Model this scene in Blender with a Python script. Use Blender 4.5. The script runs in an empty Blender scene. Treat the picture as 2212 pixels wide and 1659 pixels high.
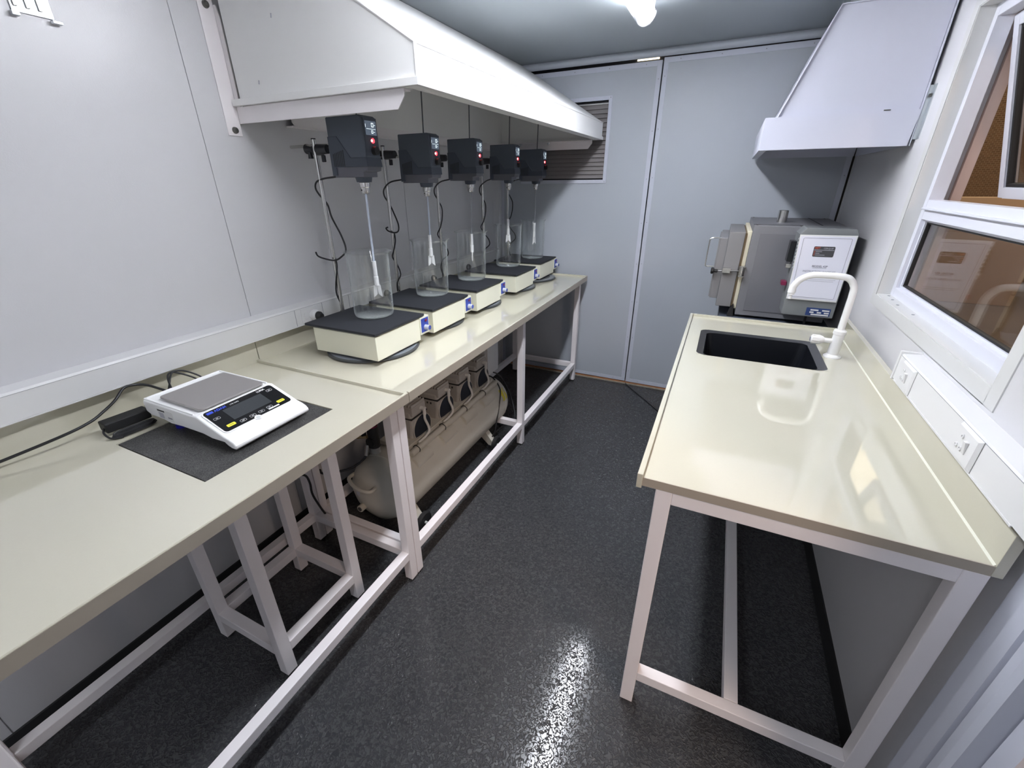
import bpy, bmesh, math, random
from mathutils import Vector, Matrix
random.seed(7)
S = bpy.context.scene
COL = S.collection
PI = math.pi

# ------------------------------------------------------------------ camera
CX, CY, CZ = 1.7476, -3.4974, 1.5816
YAW, PITCH, ROLL = 0.4518, -0.4418, -0.0097
FPX, PPX, PPY, W, H = 934.64, 1089.94, 834.82, 2212, 1659
cam = bpy.data.objects.new('camera', bpy.data.cameras.new('camera'))
COL.objects.link(cam)
sy, cy_, sp, cp = math.sin(YAW), math.cos(YAW), math.sin(PITCH), math.cos(PITCH)
fwd = Vector((-sy*cp, cy_*cp, sp)); right0 = Vector((cy_, sy, 0)); up0 = right0.cross(fwd)
cr, sr = math.cos(ROLL), math.sin(ROLL)
right = cr*right0 + sr*up0; up = -sr*right0 + cr*up0
M = Matrix((right, up, -fwd)).transposed().to_4x4(); M.translation = (CX, CY, CZ)
cam.matrix_world = M
cam.data.sensor_fit = 'HORIZONTAL'; cam.data.sensor_width = 36.0
cam.data.lens = FPX*36.0/W
cam.data.shift_x = (W/2-PPX)/W
cam.data.shift_y = (PPY-H/2)/W
cam.data.clip_start = 0.02; cam.data.clip_end = 100
S.camera = cam

# ------------------------------------------------------------------ world, exposure, big lights
S.view_settings.view_transform = 'Standard'; S.view_settings.look = 'None'
S.view_settings.gamma = 1.0; S.view_settings.use_curve_mapping = False
S.view_settings.exposure = 3.05
S.cycles.transparent_max_bounces = 24
world = bpy.data.worlds.new('world'); S.world = world; world.use_nodes = True
bg = world.node_tree.nodes['Background']; bg.inputs[0].default_value = (0.75, 0.62, 0.5, 1); bg.inputs[1].default_value = 0.01
LAMP_STRENGTH = 9.8
LAMP_COL = (0.94, 0.955, 1.0)
def area(name, loc, rot, sx, sy_, power, col):
    l = bpy.data.lights.new(name, 'AREA'); l.shape = 'RECTANGLE'; l.size = sx; l.size_y = sy_; l.energy = power; l.color = col
    o = bpy.data.objects.new(name, l); COL.objects.link(o); o.location = loc; o.rotation_euler = rot; return o
# warehouse hall lamps outside the container (warm)
area('hall_lamp', (7.5, 3.0, 5.2), (0, 0, 0), 2.0, 2.0, 30, (1.0, 0.78, 0.58))
area('hall_lamp', (5.5, -5.5, 4.2), (0, math.radians(35), 0), 1.6, 1.6, 26, (1.0, 0.76, 0.60))

# ------------------------------------------------------------------ materials
MATS = {}
def mat(name, col, rough=0.5, metal=0.0, noise=None, bump=None, coat=0.0, emit=None, spec=None, var=None, trans=0.0):
    """noise/bump=(scale, strength, distance); var=(scale, amount) slight colour variation"""
    if name in MATS: return MATS[name]
    m = bpy.data.materials.new(name); m.use_nodes = True; nt = m.node_tree
    p = nt.nodes['Principled BSDF']
    p.inputs['Base Color'].default_value = (*col, 1); p.inputs['Roughness'].default_value = rough
    p.inputs['Metallic'].default_value = metal
    if coat: p.inputs['Coat Weight'].default_value = coat; p.inputs['Coat Roughness'].default_value = 0.02
    if spec is not None: p.inputs['Specular IOR Level'].default_value = spec
    if trans: p.inputs['Transmission Weight'].default_value = trans
    if emit: p.inputs['Emission Color'].default_value = (*emit[0], 1); p.inputs['Emission Strength'].default_value = emit[1]
    tc = nt.nodes.new('ShaderNodeTexCoord')
    if bump:
        n = nt.nodes.new('ShaderNodeTexNoise'); n.inputs['Scale'].default_value = bump[0]; n.inputs['Detail'].default_value = 2
        b = nt.nodes.new('ShaderNodeBump'); b.inputs['Strength'].default_value = bump[1]; b.inputs['Distance'].default_value = bump[2]
        nt.links.new(tc.outputs['Object'], n.inputs['Vector']); nt.links.new(n.outputs['Fac'], b.inputs['Height'])
        nt.links.new(b.outputs['Normal'], p.inputs['Normal'])
    if var:
        n = nt.nodes.new('ShaderNodeTexNoise'); n.inputs['Scale'].default_value = var[0]; n.inputs['Detail'].default_value = 4
        r = nt.nodes.new('ShaderNodeMixRGB'); r.blend_type = 'MIX'
        r.inputs[1].default_value = (*[c*(1-var[1]) for c in col], 1); r.inputs[2].default_value = (*[min(1, c*(1+var[1])) for c in col], 1)
        nt.links.new(tc.outputs['Object'], n.inputs['Vector']); nt.links.new(n.outputs['Fac'], r.inputs[0]); nt.links.new(r.outputs[0], p.inputs['Base Color'])
    MATS[name] = m; return m

def glass_mat(name, tint=(1, 1, 1), ior=1.45, edge=0.25, edgecol=(0.55, 0.6, 0.6)):
    m = bpy.data.materials.new(name); m.use_nodes = True; nt = m.node_tree; nt.nodes.clear()
    o = nt.nodes.new('ShaderNodeOutputMaterial'); t = nt.nodes.new('ShaderNodeBsdfTransparent'); t.inputs[0].default_value = (*tint, 1)
    g = nt.nodes.new('ShaderNodeBsdfGlossy'); g.inputs['Roughness'].default_value = 0.02; g.inputs[0].default_value = (1, 1, 1, 1)
    lf = nt.nodes.new('ShaderNodeLayerWeight'); lf.inputs[0].default_value = 0.5
    pw = nt.nodes.new('ShaderNodeMath'); pw.operation = 'POWER'; pw.inputs[1].default_value = 5.0; nt.links.new(lf.outputs['Facing'], pw.inputs[0])
    f0 = ((ior-1)/(ior+1))**2
    f = nt.nodes.new('ShaderNodeMath'); f.operation = 'MULTIPLY_ADD'; f.inputs[1].default_value = 0.75; f.inputs[2].default_value = f0; nt.links.new(pw.outputs[0], f.inputs[0])
    mx = nt.nodes.new('ShaderNodeMixShader'); nt.links.new(f.outputs[0], mx.inputs[0]); nt.links.new(t.outputs[0], mx.inputs[1]); nt.links.new(g.outputs[0], mx.inputs[2])
    if edge:
        p2 = nt.nodes.new('ShaderNodeMath'); p2.operation = 'POWER'; p2.inputs[1].default_value = 4.5; nt.links.new(lf.outputs['Facing'], p2.inputs[0])
        ml = nt.nodes.new('ShaderNodeMath'); ml.operation = 'MULTIPLY'; ml.inputs[1].default_value = edge
        nt.links.new(p2.outputs[0], ml.inputs[0])
        t2 = nt.nodes.new('ShaderNodeBsdfDiffuse'); t2.inputs[0].default_value = (*edgecol, 1)
        mx2 = nt.nodes.new('ShaderNodeMixShader'); nt.links.new(ml.outputs[0], mx2.inputs[0]); nt.links.new(mx.outputs[0], mx2.inputs[1]); nt.links.new(t2.outputs[0], mx2.inputs[2])
        nt.links.new(mx2.outputs[0], o.inputs[0])
    else: nt.links.new(mx.outputs[0], o.inputs[0])
    MATS[name] = m; return m

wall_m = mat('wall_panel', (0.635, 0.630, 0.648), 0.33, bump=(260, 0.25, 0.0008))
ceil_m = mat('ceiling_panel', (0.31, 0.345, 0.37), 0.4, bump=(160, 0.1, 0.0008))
door_m = mat('door_panel', (0.46, 0.49, 0.54), 0.42, bump=(200, 0.1, 0.0008))
flash_m = mat('flashing', (0.58, 0.60, 0.68), 0.45)
hood_m = mat('hood_sheet', (0.86, 0.855, 0.84), 0.42, bump=(90, 0.1, 0.0006))
hood2_m = mat('hood_sheet_lilac', (0.58, 0.59, 0.68), 0.42, bump=(90, 0.1, 0.0006))
frame_m = mat('frame_paint', (0.86, 0.82, 0.83), 0.38, bump=(60, 0.06, 0.0006))
pvc_m = mat('white_plastic', (0.74, 0.735, 0.735), 0.42)
alu_m = mat('window_white', (0.68, 0.69, 0.76), 0.35)
cream_trim = mat('window_trim', (0.62, 0.62, 0.61), 0.42)
seam_m = mat('dark_seam', (0.03, 0.03, 0.035), 0.7)
grey_seam = mat('grey_seam', (0.30, 0.31, 0.33), 0.7)
rubber_m = mat('black_rubber', (0.012, 0.012, 0.013), 0.6)
cable_m = mat('black_cable', (0.012, 0.012, 0.014), 0.4)
top_m = mat('bench_laminate', (0.575, 0.55, 0.445), 0.045, coat=1.0, var=(300, 0.02))
edge_shade_m = mat('bench_laminate_shaded', (0.40, 0.355, 0.29), 0.35)  # the top laminate again, darkened for shade on upright faces
steel_m = mat('steel', (0.62, 0.61, 0.59), 0.22, 1.0)
brushed_m = mat('brushed_steel', (0.42, 0.40, 0.39), 0.42, 0.85, bump=(250, 0.05, 0.0004))
zinc_m = mat('zinc', (0.55, 0.58, 0.60), 0.35, 0.9, bump=(40, 0.2, 0.001))
bolt_m = mat('bolt', (0.16, 0.16, 0.15), 0.35, 0.9)
motor_m = mat('motor_grey', (0.088, 0.105, 0.135), 0.55)
motor2_m = mat('motor_dark', (0.062, 0.075, 0.10), 0.55)
motor3_m = mat('motor_light', (0.13, 0.13, 0.155), 0.5)
bosshd_m = mat('clamp_black', (0.015, 0.016, 0.020), 0.35)
hot_m = mat('hotplate_cream', (0.74, 0.73, 0.60), 0.4)
plate_m = mat('plate_black', (0.016, 0.018, 0.024), 0.7, bump=(400, 0.2, 0.0005))
base_m = mat('stand_base', (0.05, 0.055, 0.06), 0.4)
base2_m = mat('stand_base_top', (0.20, 0.22, 0.25), 0.35)
blue_m = mat('panel_blue', (0.03, 0.06, 0.36), 0.45)
dblue_m = mat('label_blue', (0.02, 0.05, 0.18), 0.45)
red_m = mat('red_switch', (0.18, 0.01, 0.05), 0.3)
ptfe_m = mat('ptfe_white', (0.86, 0.86, 0.87), 0.5)
shaft_m = mat('shaft_coated', (0.60, 0.66, 0.78), 0.35)
white_m = mat('balance_white', (0.86, 0.86, 0.86), 0.35)
pan_m = mat('pan_steel', (0.40, 0.38, 0.37), 0.5, 0.7, bump=(500, 0.1, 0.0003))
blk_gloss = mat('black_gloss', (0.008, 0.009, 0.011), 0.2)
lcd_m = mat('lcd_grey', (0.045, 0.050, 0.055), 0.18)
yellow_m = mat('yellow_key', (0.85, 0.75, 0.06), 0.5)
bluefoot = mat('blue_foot', (0.01, 0.01, 0.25), 0.4)
ink_w = mat('ink_white', (0.8, 0.8, 0.8), 0.5)
ink_g = mat('ink_grey', (0.28, 0.28, 0.33), 0.6)
ink_lg = mat('ink_light_grey', (0.45, 0.45, 0.5), 0.6)
ink_b = mat('ink_blue', (0.04, 0.08, 0.55), 0.5)
ink_k = mat('ink_black', (0.03, 0.03, 0.03), 0.5)
ink_r = mat('ink_red', (0.45, 0.09, 0.06), 0.5)
paper_m = mat('paper', (0.72, 0.72, 0.80), 0.28, bump=(18, 0.35, 0.004))
furn_m = mat('furnace_grey', (0.185, 0.185, 0.20), 0.5, bump=(150, 0.05, 0.0005))
furn2_m = mat('furnace_door_grey', (0.21, 0.205, 0.21), 0.45)
ctrl_m = mat('control_grey', (0.20, 0.21, 0.215), 0.5)
refr_m = mat('refractory', (0.74, 0.68, 0.52), 0.9, bump=(80, 0.4, 0.003))
refr2_m = mat('refractory_edge', (0.20, 0.15, 0.09), 0.9)
tank_m = mat('tank_cream', (0.50, 0.48, 0.42), 0.42)
pump_m = mat('pump_grey', (0.38, 0.36, 0.33), 0.5)
fan_m = mat('fan_dark', (0.010, 0.014, 0.024), 0.6)
hose_m = mat('hose_white', (0.62, 0.61, 0.58), 0.4)
brass_m = mat('brass', (0.55, 0.43, 0.24), 0.35, 0.9)
orange_m = mat('orange_part', (0.55, 0.28, 0.08), 0.5)
wood_m = mat('threshold_wood', (0.50, 0.22, 0.10), 0.6, var=(12, 0.35))
sink_m = mat('sink_black', (0.007, 0.008, 0.011), 0.28)
sinkrim_m = mat('sink_rim', (0.03, 0.032, 0.036), 0.25)
tap_m = mat('tap_white', (0.88, 0.87, 0.86), 0.28)
vent_m = mat('vent_slat', (0.36, 0.335, 0.33), 0.35, 0.4)
warm_ext = mat('reveal_warm_lit', (0.50, 0.37, 0.32), 0.6)  # warm hall light on the window reveal, put into the colour
label_w = mat('label_white', (0.75, 0.75, 0.74), 0.5)
yel_lab = mat('label_yellow', (0.62, 0.55, 0.03), 0.5)
red_led = mat('red_led', (0.3, 0, 0), 0.4, emit=((1.0, 0.02, 0.03), 0.9))
led_core = mat('led_core', (0.5, 0.2, 0.2), 0.4, emit=((1.0, 0.35, 0.30), 1.6))
screen_m = mat('screen_lit', (0.02, 0.025, 0.035), 0.3, emit=((0.30, 0.38, 0.50), 0.035))
digit_m = mat('screen_digits', (0.5, 0.5, 0.5), 0.4, emit=((0.8, 0.95, 1.0), 0.16))
lamp_m = mat('lamp_tube', (1, 1, 1), 0.4, emit=(LAMP_COL, LAMP_STRENGTH))
lamp_dim = mat('lamp_tube_dim', (1, 1, 1), 0.4, emit=(LAMP_COL, LAMP_STRENGTH*0.6))  # same tube with emission turned down to balance the light
diff_m = glass_mat('lamp_diffuser', (0.97, 0.98, 1.0), 1.35, 0.1, (0.9, 0.93, 0.96))
beaker_m = glass_mat('beaker_glass', (0.985, 0.99, 0.987), 1.55, 0.6, (0.58, 0.62, 0.62))
pane_m = glass_mat('window_glass', (0.80, 0.80, 0.80), 1.5, 0)

# granite
def granite():
    m = mat('granite', (0.05, 0.05, 0.05), 0.38); nt = m.node_tree; p = nt.nodes['Principled BSDF']
    tc = nt.nodes.new('ShaderNodeTexCoord'); n = nt.nodes.new('ShaderNodeTexNoise'); n.inputs['Scale'].default_value = 420; n.inputs['Detail'].default_value = 3
    n2 = nt.nodes.new('ShaderNodeTexNoise'); n2.inputs['Scale'].default_value = 22
    r = nt.nodes.new('ShaderNodeValToRGB'); e = r.color_ramp.elements
    e[0].position = 0.40; e[0].color = (0.007, 0.007, 0.008, 1); e[1].position = 0.66; e[1].color = (0.10, 0.098, 0.095, 1)
    ad = nt.nodes.new('ShaderNodeMath'); ad.operation = 'MULTIPLY_ADD'; ad.inputs[1].default_value = 0.25; 
    sb = nt.nodes.new('ShaderNodeMath'); sb.operation = 'SUBTRACT'; sb.inputs[1].default_value = 0.125
    nt.links.new(tc.outputs['Object'], n.inputs['Vector']); nt.links.new(tc.outputs['Object'], n2.inputs['Vector'])
    nt.links.new(n2.outputs['Fac'], ad.inputs[0]); nt.links.new(n.outputs['Fac'], ad.inputs[2]); nt.links.new(ad.outputs[0], sb.inputs[0])
    nt.links.new(sb.outputs[0], r.inputs[0]); nt.links.new(r.outputs[0], p.inputs['Base Color']); return m
granite_m = granite()
# vinyl floor with raised worm-like texture
def floor_mat():
    m = mat('vinyl_floor', (0.035, 0.038, 0.043), 0.3); nt = m.node_tree; p = nt.nodes['Principled BSDF']
    tc = nt.nodes.new('ShaderNodeTexCoord')
    n = nt.nodes.new('ShaderNodeTexNoise'); n.inputs['Scale'].default_value = 82; n.inputs['Detail'].default_value = 1.5; n.inputs['Distortion'].default_value = 1.2
    r = nt.nodes.new('ShaderNodeValToRGB'); e = r.color_ramp.elements; e[0].position = 0.44; e[1].position = 0.58
    c = nt.nodes.new('ShaderNodeValToRGB'); ce = c.color_ramp.elements
    ce[0].position = 0.35; ce[0].color = (0.042, 0.044, 0.048, 1); ce[1].position = 0.65; ce[1].color = (0.075, 0.076, 0.080, 1)
    b = nt.nodes.new('ShaderNodeBump'); b.inputs['Strength'].default_value = 1.0; b.inputs['Distance'].default_value = 0.0030
    nt.links.new(tc.outputs['Object'], n.inputs['Vector']); nt.links.new(n.outputs['Fac'], r.inputs[0]); nt.links.new(n.outputs['Fac'], c.inputs[0])
    nt.links.new(r.outputs[0], b.inputs['Height']); nt.links.new(b.outputs[0], p.inputs['Normal']); nt.links.new(c.outputs[0], p.inputs['Base Color'])
    p.inputs['Roughness'].default_value = 0.13; return m
floor_m = floor_mat()
def brick_mat():
    m = mat('brick_wall', (0.2, 0.1, 0.06), 0.9); nt = m.node_tree; p = nt.nodes['Principled BSDF']
    tc = nt.nodes.new('ShaderNodeTexCoord'); mp = nt.nodes.new('ShaderNodeMapping'); mp.inputs['Rotation'].default_value = (PI/2, 0, 0)
    b = nt.nodes.new('ShaderNodeTexBrick'); b.inputs['Scale'].default_value = 7.5
    b.inputs['Color1'].default_value = (0.17, 0.095, 0.055, 1); b.inputs['Color2'].default_value = (0.13, 0.075, 0.045, 1); b.inputs['Mortar'].default_value = (0.25, 0.18, 0.12, 1)
    b.inputs['Mortar Size'].default_value = 0.025
    nt.links.new(tc.outputs['Object'], mp.inputs[0]); nt.links.new(mp.outputs[0], b.inputs[0]); nt.links.new(b.outputs[0], p.inputs['Base Color']); return m
brick_m = brick_mat()
concrete_m = mat('hall_floor', (0.17, 0.135, 0.115), 0.5, var=(1.2, 0.3))
roof_m = mat('hall_roof', (0.20, 0.16, 0.13), 0.6)
sky_m = mat('hall_skylight', (0.9, 0.8, 0.6), 0.5, emit=((1.0, 0.86, 0.6), 0.5))

# ------------------------------------------------------------------ mesh builder
class MB:
    def __init__(s): s.v = []; s.f = []; s.sm = []
    def add(s, vs, fs, smooth=False):
        o = len(s.v); s.v += [tuple(x) for x in vs]; s.f += [tuple(i+o for i in f) for f in fs]; s.sm += [smooth]*len(fs); return s
    def box(s, x0, x1, y0, y1, z0, z1):
        vs = [(x, y, z) for z in (z0, z1) for y in (y0, y1) for x in (x0, x1)]
        return s.add(vs, [(0, 2, 3, 1), (4, 5, 7, 6), (0, 1, 5, 4), (2, 6, 7, 3), (0, 4, 6, 2), (1, 3, 7, 5)])
    def obox(s, c, sx, sy_, sz, rz=0, rx=0, ry=0):
        R = Matrix.Rotation(rz, 3, 'Z') @ Matrix.Rotation(ry, 3, 'Y') @ Matrix.Rotation(rx, 3, 'X'); c = Vector(c)
        vs = [c + R @ Vector((a*sx/2, b*sy_/2, d*sz/2)) for d in (-1, 1) for b in (-1, 1) for a in (-1, 1)]
        return s.add(vs, [(0, 2, 3, 1), (4, 5, 7, 6), (0, 1, 5, 4), (2, 6, 7, 3), (0, 4, 6, 2), (1, 3, 7, 5)])
    def prism(s, poly, axis, a, b):
        """poly 2D points; axis 'X','Y','Z' extrusion from a to b; poly coords are the remaining axes in order"""
        def P(p, t): return {'X': (t, p[0], p[1]), 'Y': (p[0], t, p[1]), 'Z': (p[0], p[1], t)}[axis]
        n = len(poly); vs = [P(p, a) for p in poly] + [P(p, b) for p in poly]
        return s.add(vs, [tuple(range(n))[::-1], tuple(range(n, 2*n))] + [(i, (i+1) % n, n+(i+1) % n, n+i) for i in range(n)])
    def cyl(s, p0, p1, r0, r1=None, n=20, caps=True):
        r1 = r0 if r1 is None else r1; p0 = Vector(p0); p1 = Vector(p1); d = (p1-p0).normalized()
        a = d.orthogonal().normalized(); b = d.cross(a)
        ring = lambda p, r: [p + r*(math.cos(2*PI*i/n)*a + math.sin(2*PI*i/n)*b) for i in range(n)]
        vs = ring(p0, r0) + ring(p1, r1)
        s.add(vs, [(i, (i+1) % n, n+(i+1) % n, n+i) for i in range(n)], True)
        if caps: s.add(ring(p0, r0), [tuple(range(n))[::-1]]); s.add(ring(p1, r1), [tuple(range(n))])
        return s
    def lathe(s, prof, c=(0, 0, 0), axis='Z', n=32, close=False):
        """prof: list of (r, t) along the axis"""
        c = Vector(c); vs = []
        for r, t in prof:
            for i in range(n):
                a = 2*PI*i/n; u, w = r*math.cos(a), r*math.sin(a)
                vs.append(c + Vector({'Z': (u, w, t), 'X': (t, u, w), 'Y': (w, t, u)}[axis]))
        m = len(prof); fs = []
        for k in range(m-1 if not close else m):
            k2 = (k+1) % m
            for i in range(n): fs.append((k*n+i, k*n+(i+1) % n, k2*n+(i+1) % n, k2*n+i))
        return s.add(vs, fs, True)
    def tube(s, pts, r, n=10, smooth_steps=6, closed=False):
        pts = [Vector(p) for p in pts]
        if smooth_steps > 1 and len(pts) > 2: pts = catmull(pts, smooth_steps, closed)
        m = len(pts); vs = []; prev = None
        for i, p in enumerate(pts):
            if closed: t = (pts[(i+1) % m]-pts[i-1]).normalized()
            else: t = (pts[min(i+1, m-1)]-pts[max(i-1, 0)]).normalized()
            if prev is None: a = t.orthogonal().normalized()
            else:
                a = prev - t*prev.dot(t); a = a.normalized() if a.length > 1e-6 else t.orthogonal().normalized()
            prev = a; b = t.cross(a)
            vs += [p + r*(math.cos(2*PI*k/n)*a + math.sin(2*PI*k/n)*b) for k in range(n)]
        fs = []
        for i in range(m-1 if not closed else m):
            j = (i+1) % m
            for k in range(n): fs.append((i*n+k, i*n+(k+1) % n, j*n+(k+1) % n, j*n+k))
        s.add(vs, fs, True)
        if not closed: s.add(vs[:n], [tuple(range(n))[::-1]]); s.add(vs[-n:], [tuple(range(n))])
        return s
    def sphere(s, c, r, sx=1, sy_=1, sz=1, n=16):
        c = Vector(c); vs = []; m = n//2
        for j in range(m+1):
            th = PI*j/m
            for i in range(n): a = 2*PI*i/n; vs.append(c+Vector((r*sx*math.sin(th)*math.cos(a), r*sy_*math.sin(th)*math.sin(a), r*sz*math.cos(th))))
        return s.add(vs, [(j*n+i, (j+1)*n+i, (j+1)*n+(i+1) % n, j*n+(i+1) % n) for j in range(m) for i in range(n)], True)
    def quad(s, a, b, c, d): return s.add([a, b, c, d], [(0, 1, 2, 3)])
    def build(s, name, m, parent=None, bevel=0, solid=0, label=None, kind=None, seg=2):
        off = Vector(parent_world(parent)) if parent else Vector((0, 0, 0))
        me = bpy.data.meshes.new(name); me.from_pydata([tuple(Vector(v)-off) for v in s.v], [], s.f)
        me.polygons.foreach_set('use_smooth', s.sm); me.materials.append(m)
        bm = bmesh.new(); bm.from_mesh(me); bmesh.ops.remove_doubles(bm, verts=bm.verts, dist=1e-6)
        bmesh.ops.recalc_face_normals(bm, faces=bm.faces); bm.to_mesh(me); bm.free()
        if any(s.sm): me.set_sharp_from_angle(angle=math.radians(32))
        o = bpy.data.objects.new(name, me); COL.objects.link(o)
        if parent: o.parent = parent
        if solid:
            md = o.modifiers.new('solid', 'SOLIDIFY'); md.thickness = solid; md.offset = 0
        if bevel:
            md = o.modifiers.new('bevel', 'BEVEL'); md.width = bevel; md.segments = seg; md.limit_method = 'ANGLE'; md.angle_limit = math.radians(50)
            md.harden_normals = False
        if label: o['label'] = label
        if kind: o['kind'] = kind
        return o
def catmull(P, k, closed=False):
    out = []; n = len(P)
    for i in range(n if closed else n-1):
        if closed: p0, p1, p2, p3 = P[i-1], P[i], P[(i+1) % n], P[(i+2) % n]
        else: p0 = P[max(i-1, 0)]; p1 = P[i]; p2 = P[i+1]; p3 = P[min(i+2, n-1)]
        for j in range(k):
            t = j/k
            out.append(0.5*((2*p1)+(-p0+p2)*t+(2*p0-5*p1+4*p2-p3)*t*t+(-p0+3*p1-3*p2+p3)*t*t*t))
    if not closed: out.append(P[-1])
    return out
def parent_world(p):
    v = Vector((0, 0, 0))
    while p is not None: v += Vector(p.location); p = p.parent
    return v
def thing(name, loc, label, cat, group=None):
    o = bpy.data.objects.new(name, None); COL.objects.link(o); o.location = loc; o.empty_display_size = 0.05
    o['label'] = label; o['category'] = cat
    if group: o['group'] = group
    return o
def tag(o, label, cat, group=None, kind=None):
    o['label'] = label; o['category'] = cat
    if group: o['group'] = group
    if kind: o['kind'] = kind
    return o
def struct(mb, name, m, bevel=0, parent=None, **k):
    o = mb.build(name, m, parent, bevel, **k)
    if parent is None: o['kind'] = 'structure'
    return o
def text_mb(txt, size, origin, xdir, ydir, depth=0.0003, bold=0.0, align='LEFT'):
    """lettering as real thin mesh, returned as MB in world coordinates"""
    cu = bpy.data.curves.new('t', 'FONT'); cu.body = txt; cu.size = size; cu.extrude = depth; cu.offset = bold; cu.align_x = align; cu.resolution_u = 2
    o = bpy.data.objects.new('t', cu); COL.objects.link(o)
    dg = bpy.context.evaluated_depsgraph_get(); dg.update()
    me = bpy.data.meshes.new_from_object(o.evaluated_get(dg)); bpy.data.objects.remove(o); bpy.data.curves.remove(cu)
    X = Vector(xdir).normalized(); Y = Vector(ydir).normalized(); Z = X.cross(Y); O = Vector(origin); mb = MB()
    mb.add([O + X*v.co.x + Y*v.co.y + Z*v.co.z for v in me.vertices], [tuple(p.vertices) for p in me.polygons])
    bpy.data.meshes.remove(me); return mb
def merge(*mbs):
    r = MB()
    for m in mbs:
        o = len(r.v); r.v += m.v; r.f += [tuple(i+o for i in f) for f in m.f]; r.sm += m.sm
    return r
def rrect(x0, x1, y0, y1, r, n=5):
    pts = []
    for cx, cy, a in ((x1-r, y1-r, 0), (x0+r, y1-r, PI/2), (x0+r, y0+r, PI), (x1-r, y0+r, 3*PI/2)):
        for i in range(n+1): t = a+PI/2*i/n; pts.append((cx+r*math.cos(t), cy+r*math.sin(t)))
    return pts

XL, XR, ZC, YB = 0.017, 2.367, 2.333, -5.9
# ================================================================== SETTING
struct(MB().box(-0.1, 2.5, YB-0.1, 0.02, -0.12, 0.0), 'floor', floor_m)
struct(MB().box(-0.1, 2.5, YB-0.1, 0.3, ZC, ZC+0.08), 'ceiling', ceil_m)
# left wall: panels 1.1 m wide with hair-line joints
mb = MB()
for a, b in ((-5.9, -4.60), (-4.597, -3.485), (-3.482, -2.367), (-2.364, -1.25), (-1.247, 0.0)): mb.box(XL-0.04, XL, a, b, 0, ZC)
mb.box(XL-0.1, XL-0.004, YB, 0.0, 0, ZC)
struct(mb, 'wall_left', wall_m)
struct(MB().box(-0.1, 2.5, YB-0.1, YB, 0, ZC), 'wall_back', wall_m)
# right wall with window and side door openings
WY0, WY1, WZ0, WZ1 = -2.205, -1.205, 1.145, 2.085
DY0, DY1, DZ1 = -3.65, -2.76, 2.08
mb = MB(); XO = 2.475
mb.box(XR, XO, WY1, -0.0, 0, ZC); mb.box(XR, XO, WY0, WY1, 0, WZ0); mb.box(XR, XO, WY0, WY1, WZ1, ZC)
mb.box(XR, XO, DY1, WY0, 0, ZC); mb.box(XR, XO, DY0, DY1, DZ1, ZC); mb.box(XR, XO, YB, DY0, 0, ZC)
struct(mb, 'wall_right', wall_m)
# dark coved skirting
struct(MB().prism([(XL, 0), (XL+0.012, 0), (XL+0.004, 0.03), (XL, 0.034)], 'Y', YB, -0.01), 'baseboard_left', rubber_m)
struct(MB().prism([(XR, 0), (XR-0.012, 0), (XR-0.004, 0.055), (XR, 0.06)], 'Y', DY1, -0.01), 'baseboard_right', rubber_m)
# side door frame profile in front of the camera's right (steps down to the outside)
mb = MB()
mb.box(XR-0.004, XR, -2.625, -2.557, 0, ZC)
mb.prism([(XR, -2.600), (XR-0.014, -2.606), (XR-0.014, -2.640), (XR, -2.646)], 'Z', 0, DZ1+0.06)
mb.prism([(XR, -2.668), (XR-0.030, -2.676), (XR-0.034, -2.70), (XR-0.030, -2.716), (XR, -2.722)], 'Z', 0, DZ1+0.05)
mb.box(XR-0.012, XO+0.02, -2.775, -2.735, 0, DZ1+0.04)
mb.box(XR-0.012, XO+0.02, DY0-0.04, DY0, 0, DZ1+0.04); mb.box(XR-0.012, XO+0.02, DY0, DY1, DZ1, DZ1+0.04)
struct(mb, 'door_3', flash_m)
# corner posts, and a dark sheet behind the container doors
struct(MB().box(XL, XL+0.022, -0.05, 0.0, 0.0, ZC).prism([(XL, -0.05), (XL+0.02, -0.05), (XL, -0.11)], 'Z', 0.0, ZC), 'trim_1', wall_m)
struct(MB().box(XR-0.004, XR, -0.05, 0.0, 0.0, ZC), 'trim_2', wall_m)
struct(MB().box(-0.1, 2.5, 0.055, 0.13, -0.05, ZC), 'void_backdrop', seam_m)  # stands in for the unlit void seen through the door gaps
# round seal bar under the ceiling above the doors
struct(MB().cyl((XL, -0.035, 2.309), (XR, -0.035, 2.309), 0.020, n=24).box(XL, XR, -0.03, 0.05, 2.318, 2.333), 'trim_3', door_m)
# threshold
struct(MB().box(0.03, 2.36, 0.005, 0.05, -0.02, 0.016), 'trim_4', wood_m)
struct(MB().box(0.03, 2.36, -0.012, 0.006, -0.01, 0.006), 'trim_5', mat('threshold_dust', (0.32, 0.28, 0.22), 0.9, var=(40, 0.4)))
# glowing strip standing in for daylight through the chink above the doors
struct(MB().box(1.03, 1.17, 0.035, 0.038, 2.292, 2.301), 'chink_glow', sky_m)

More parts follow.
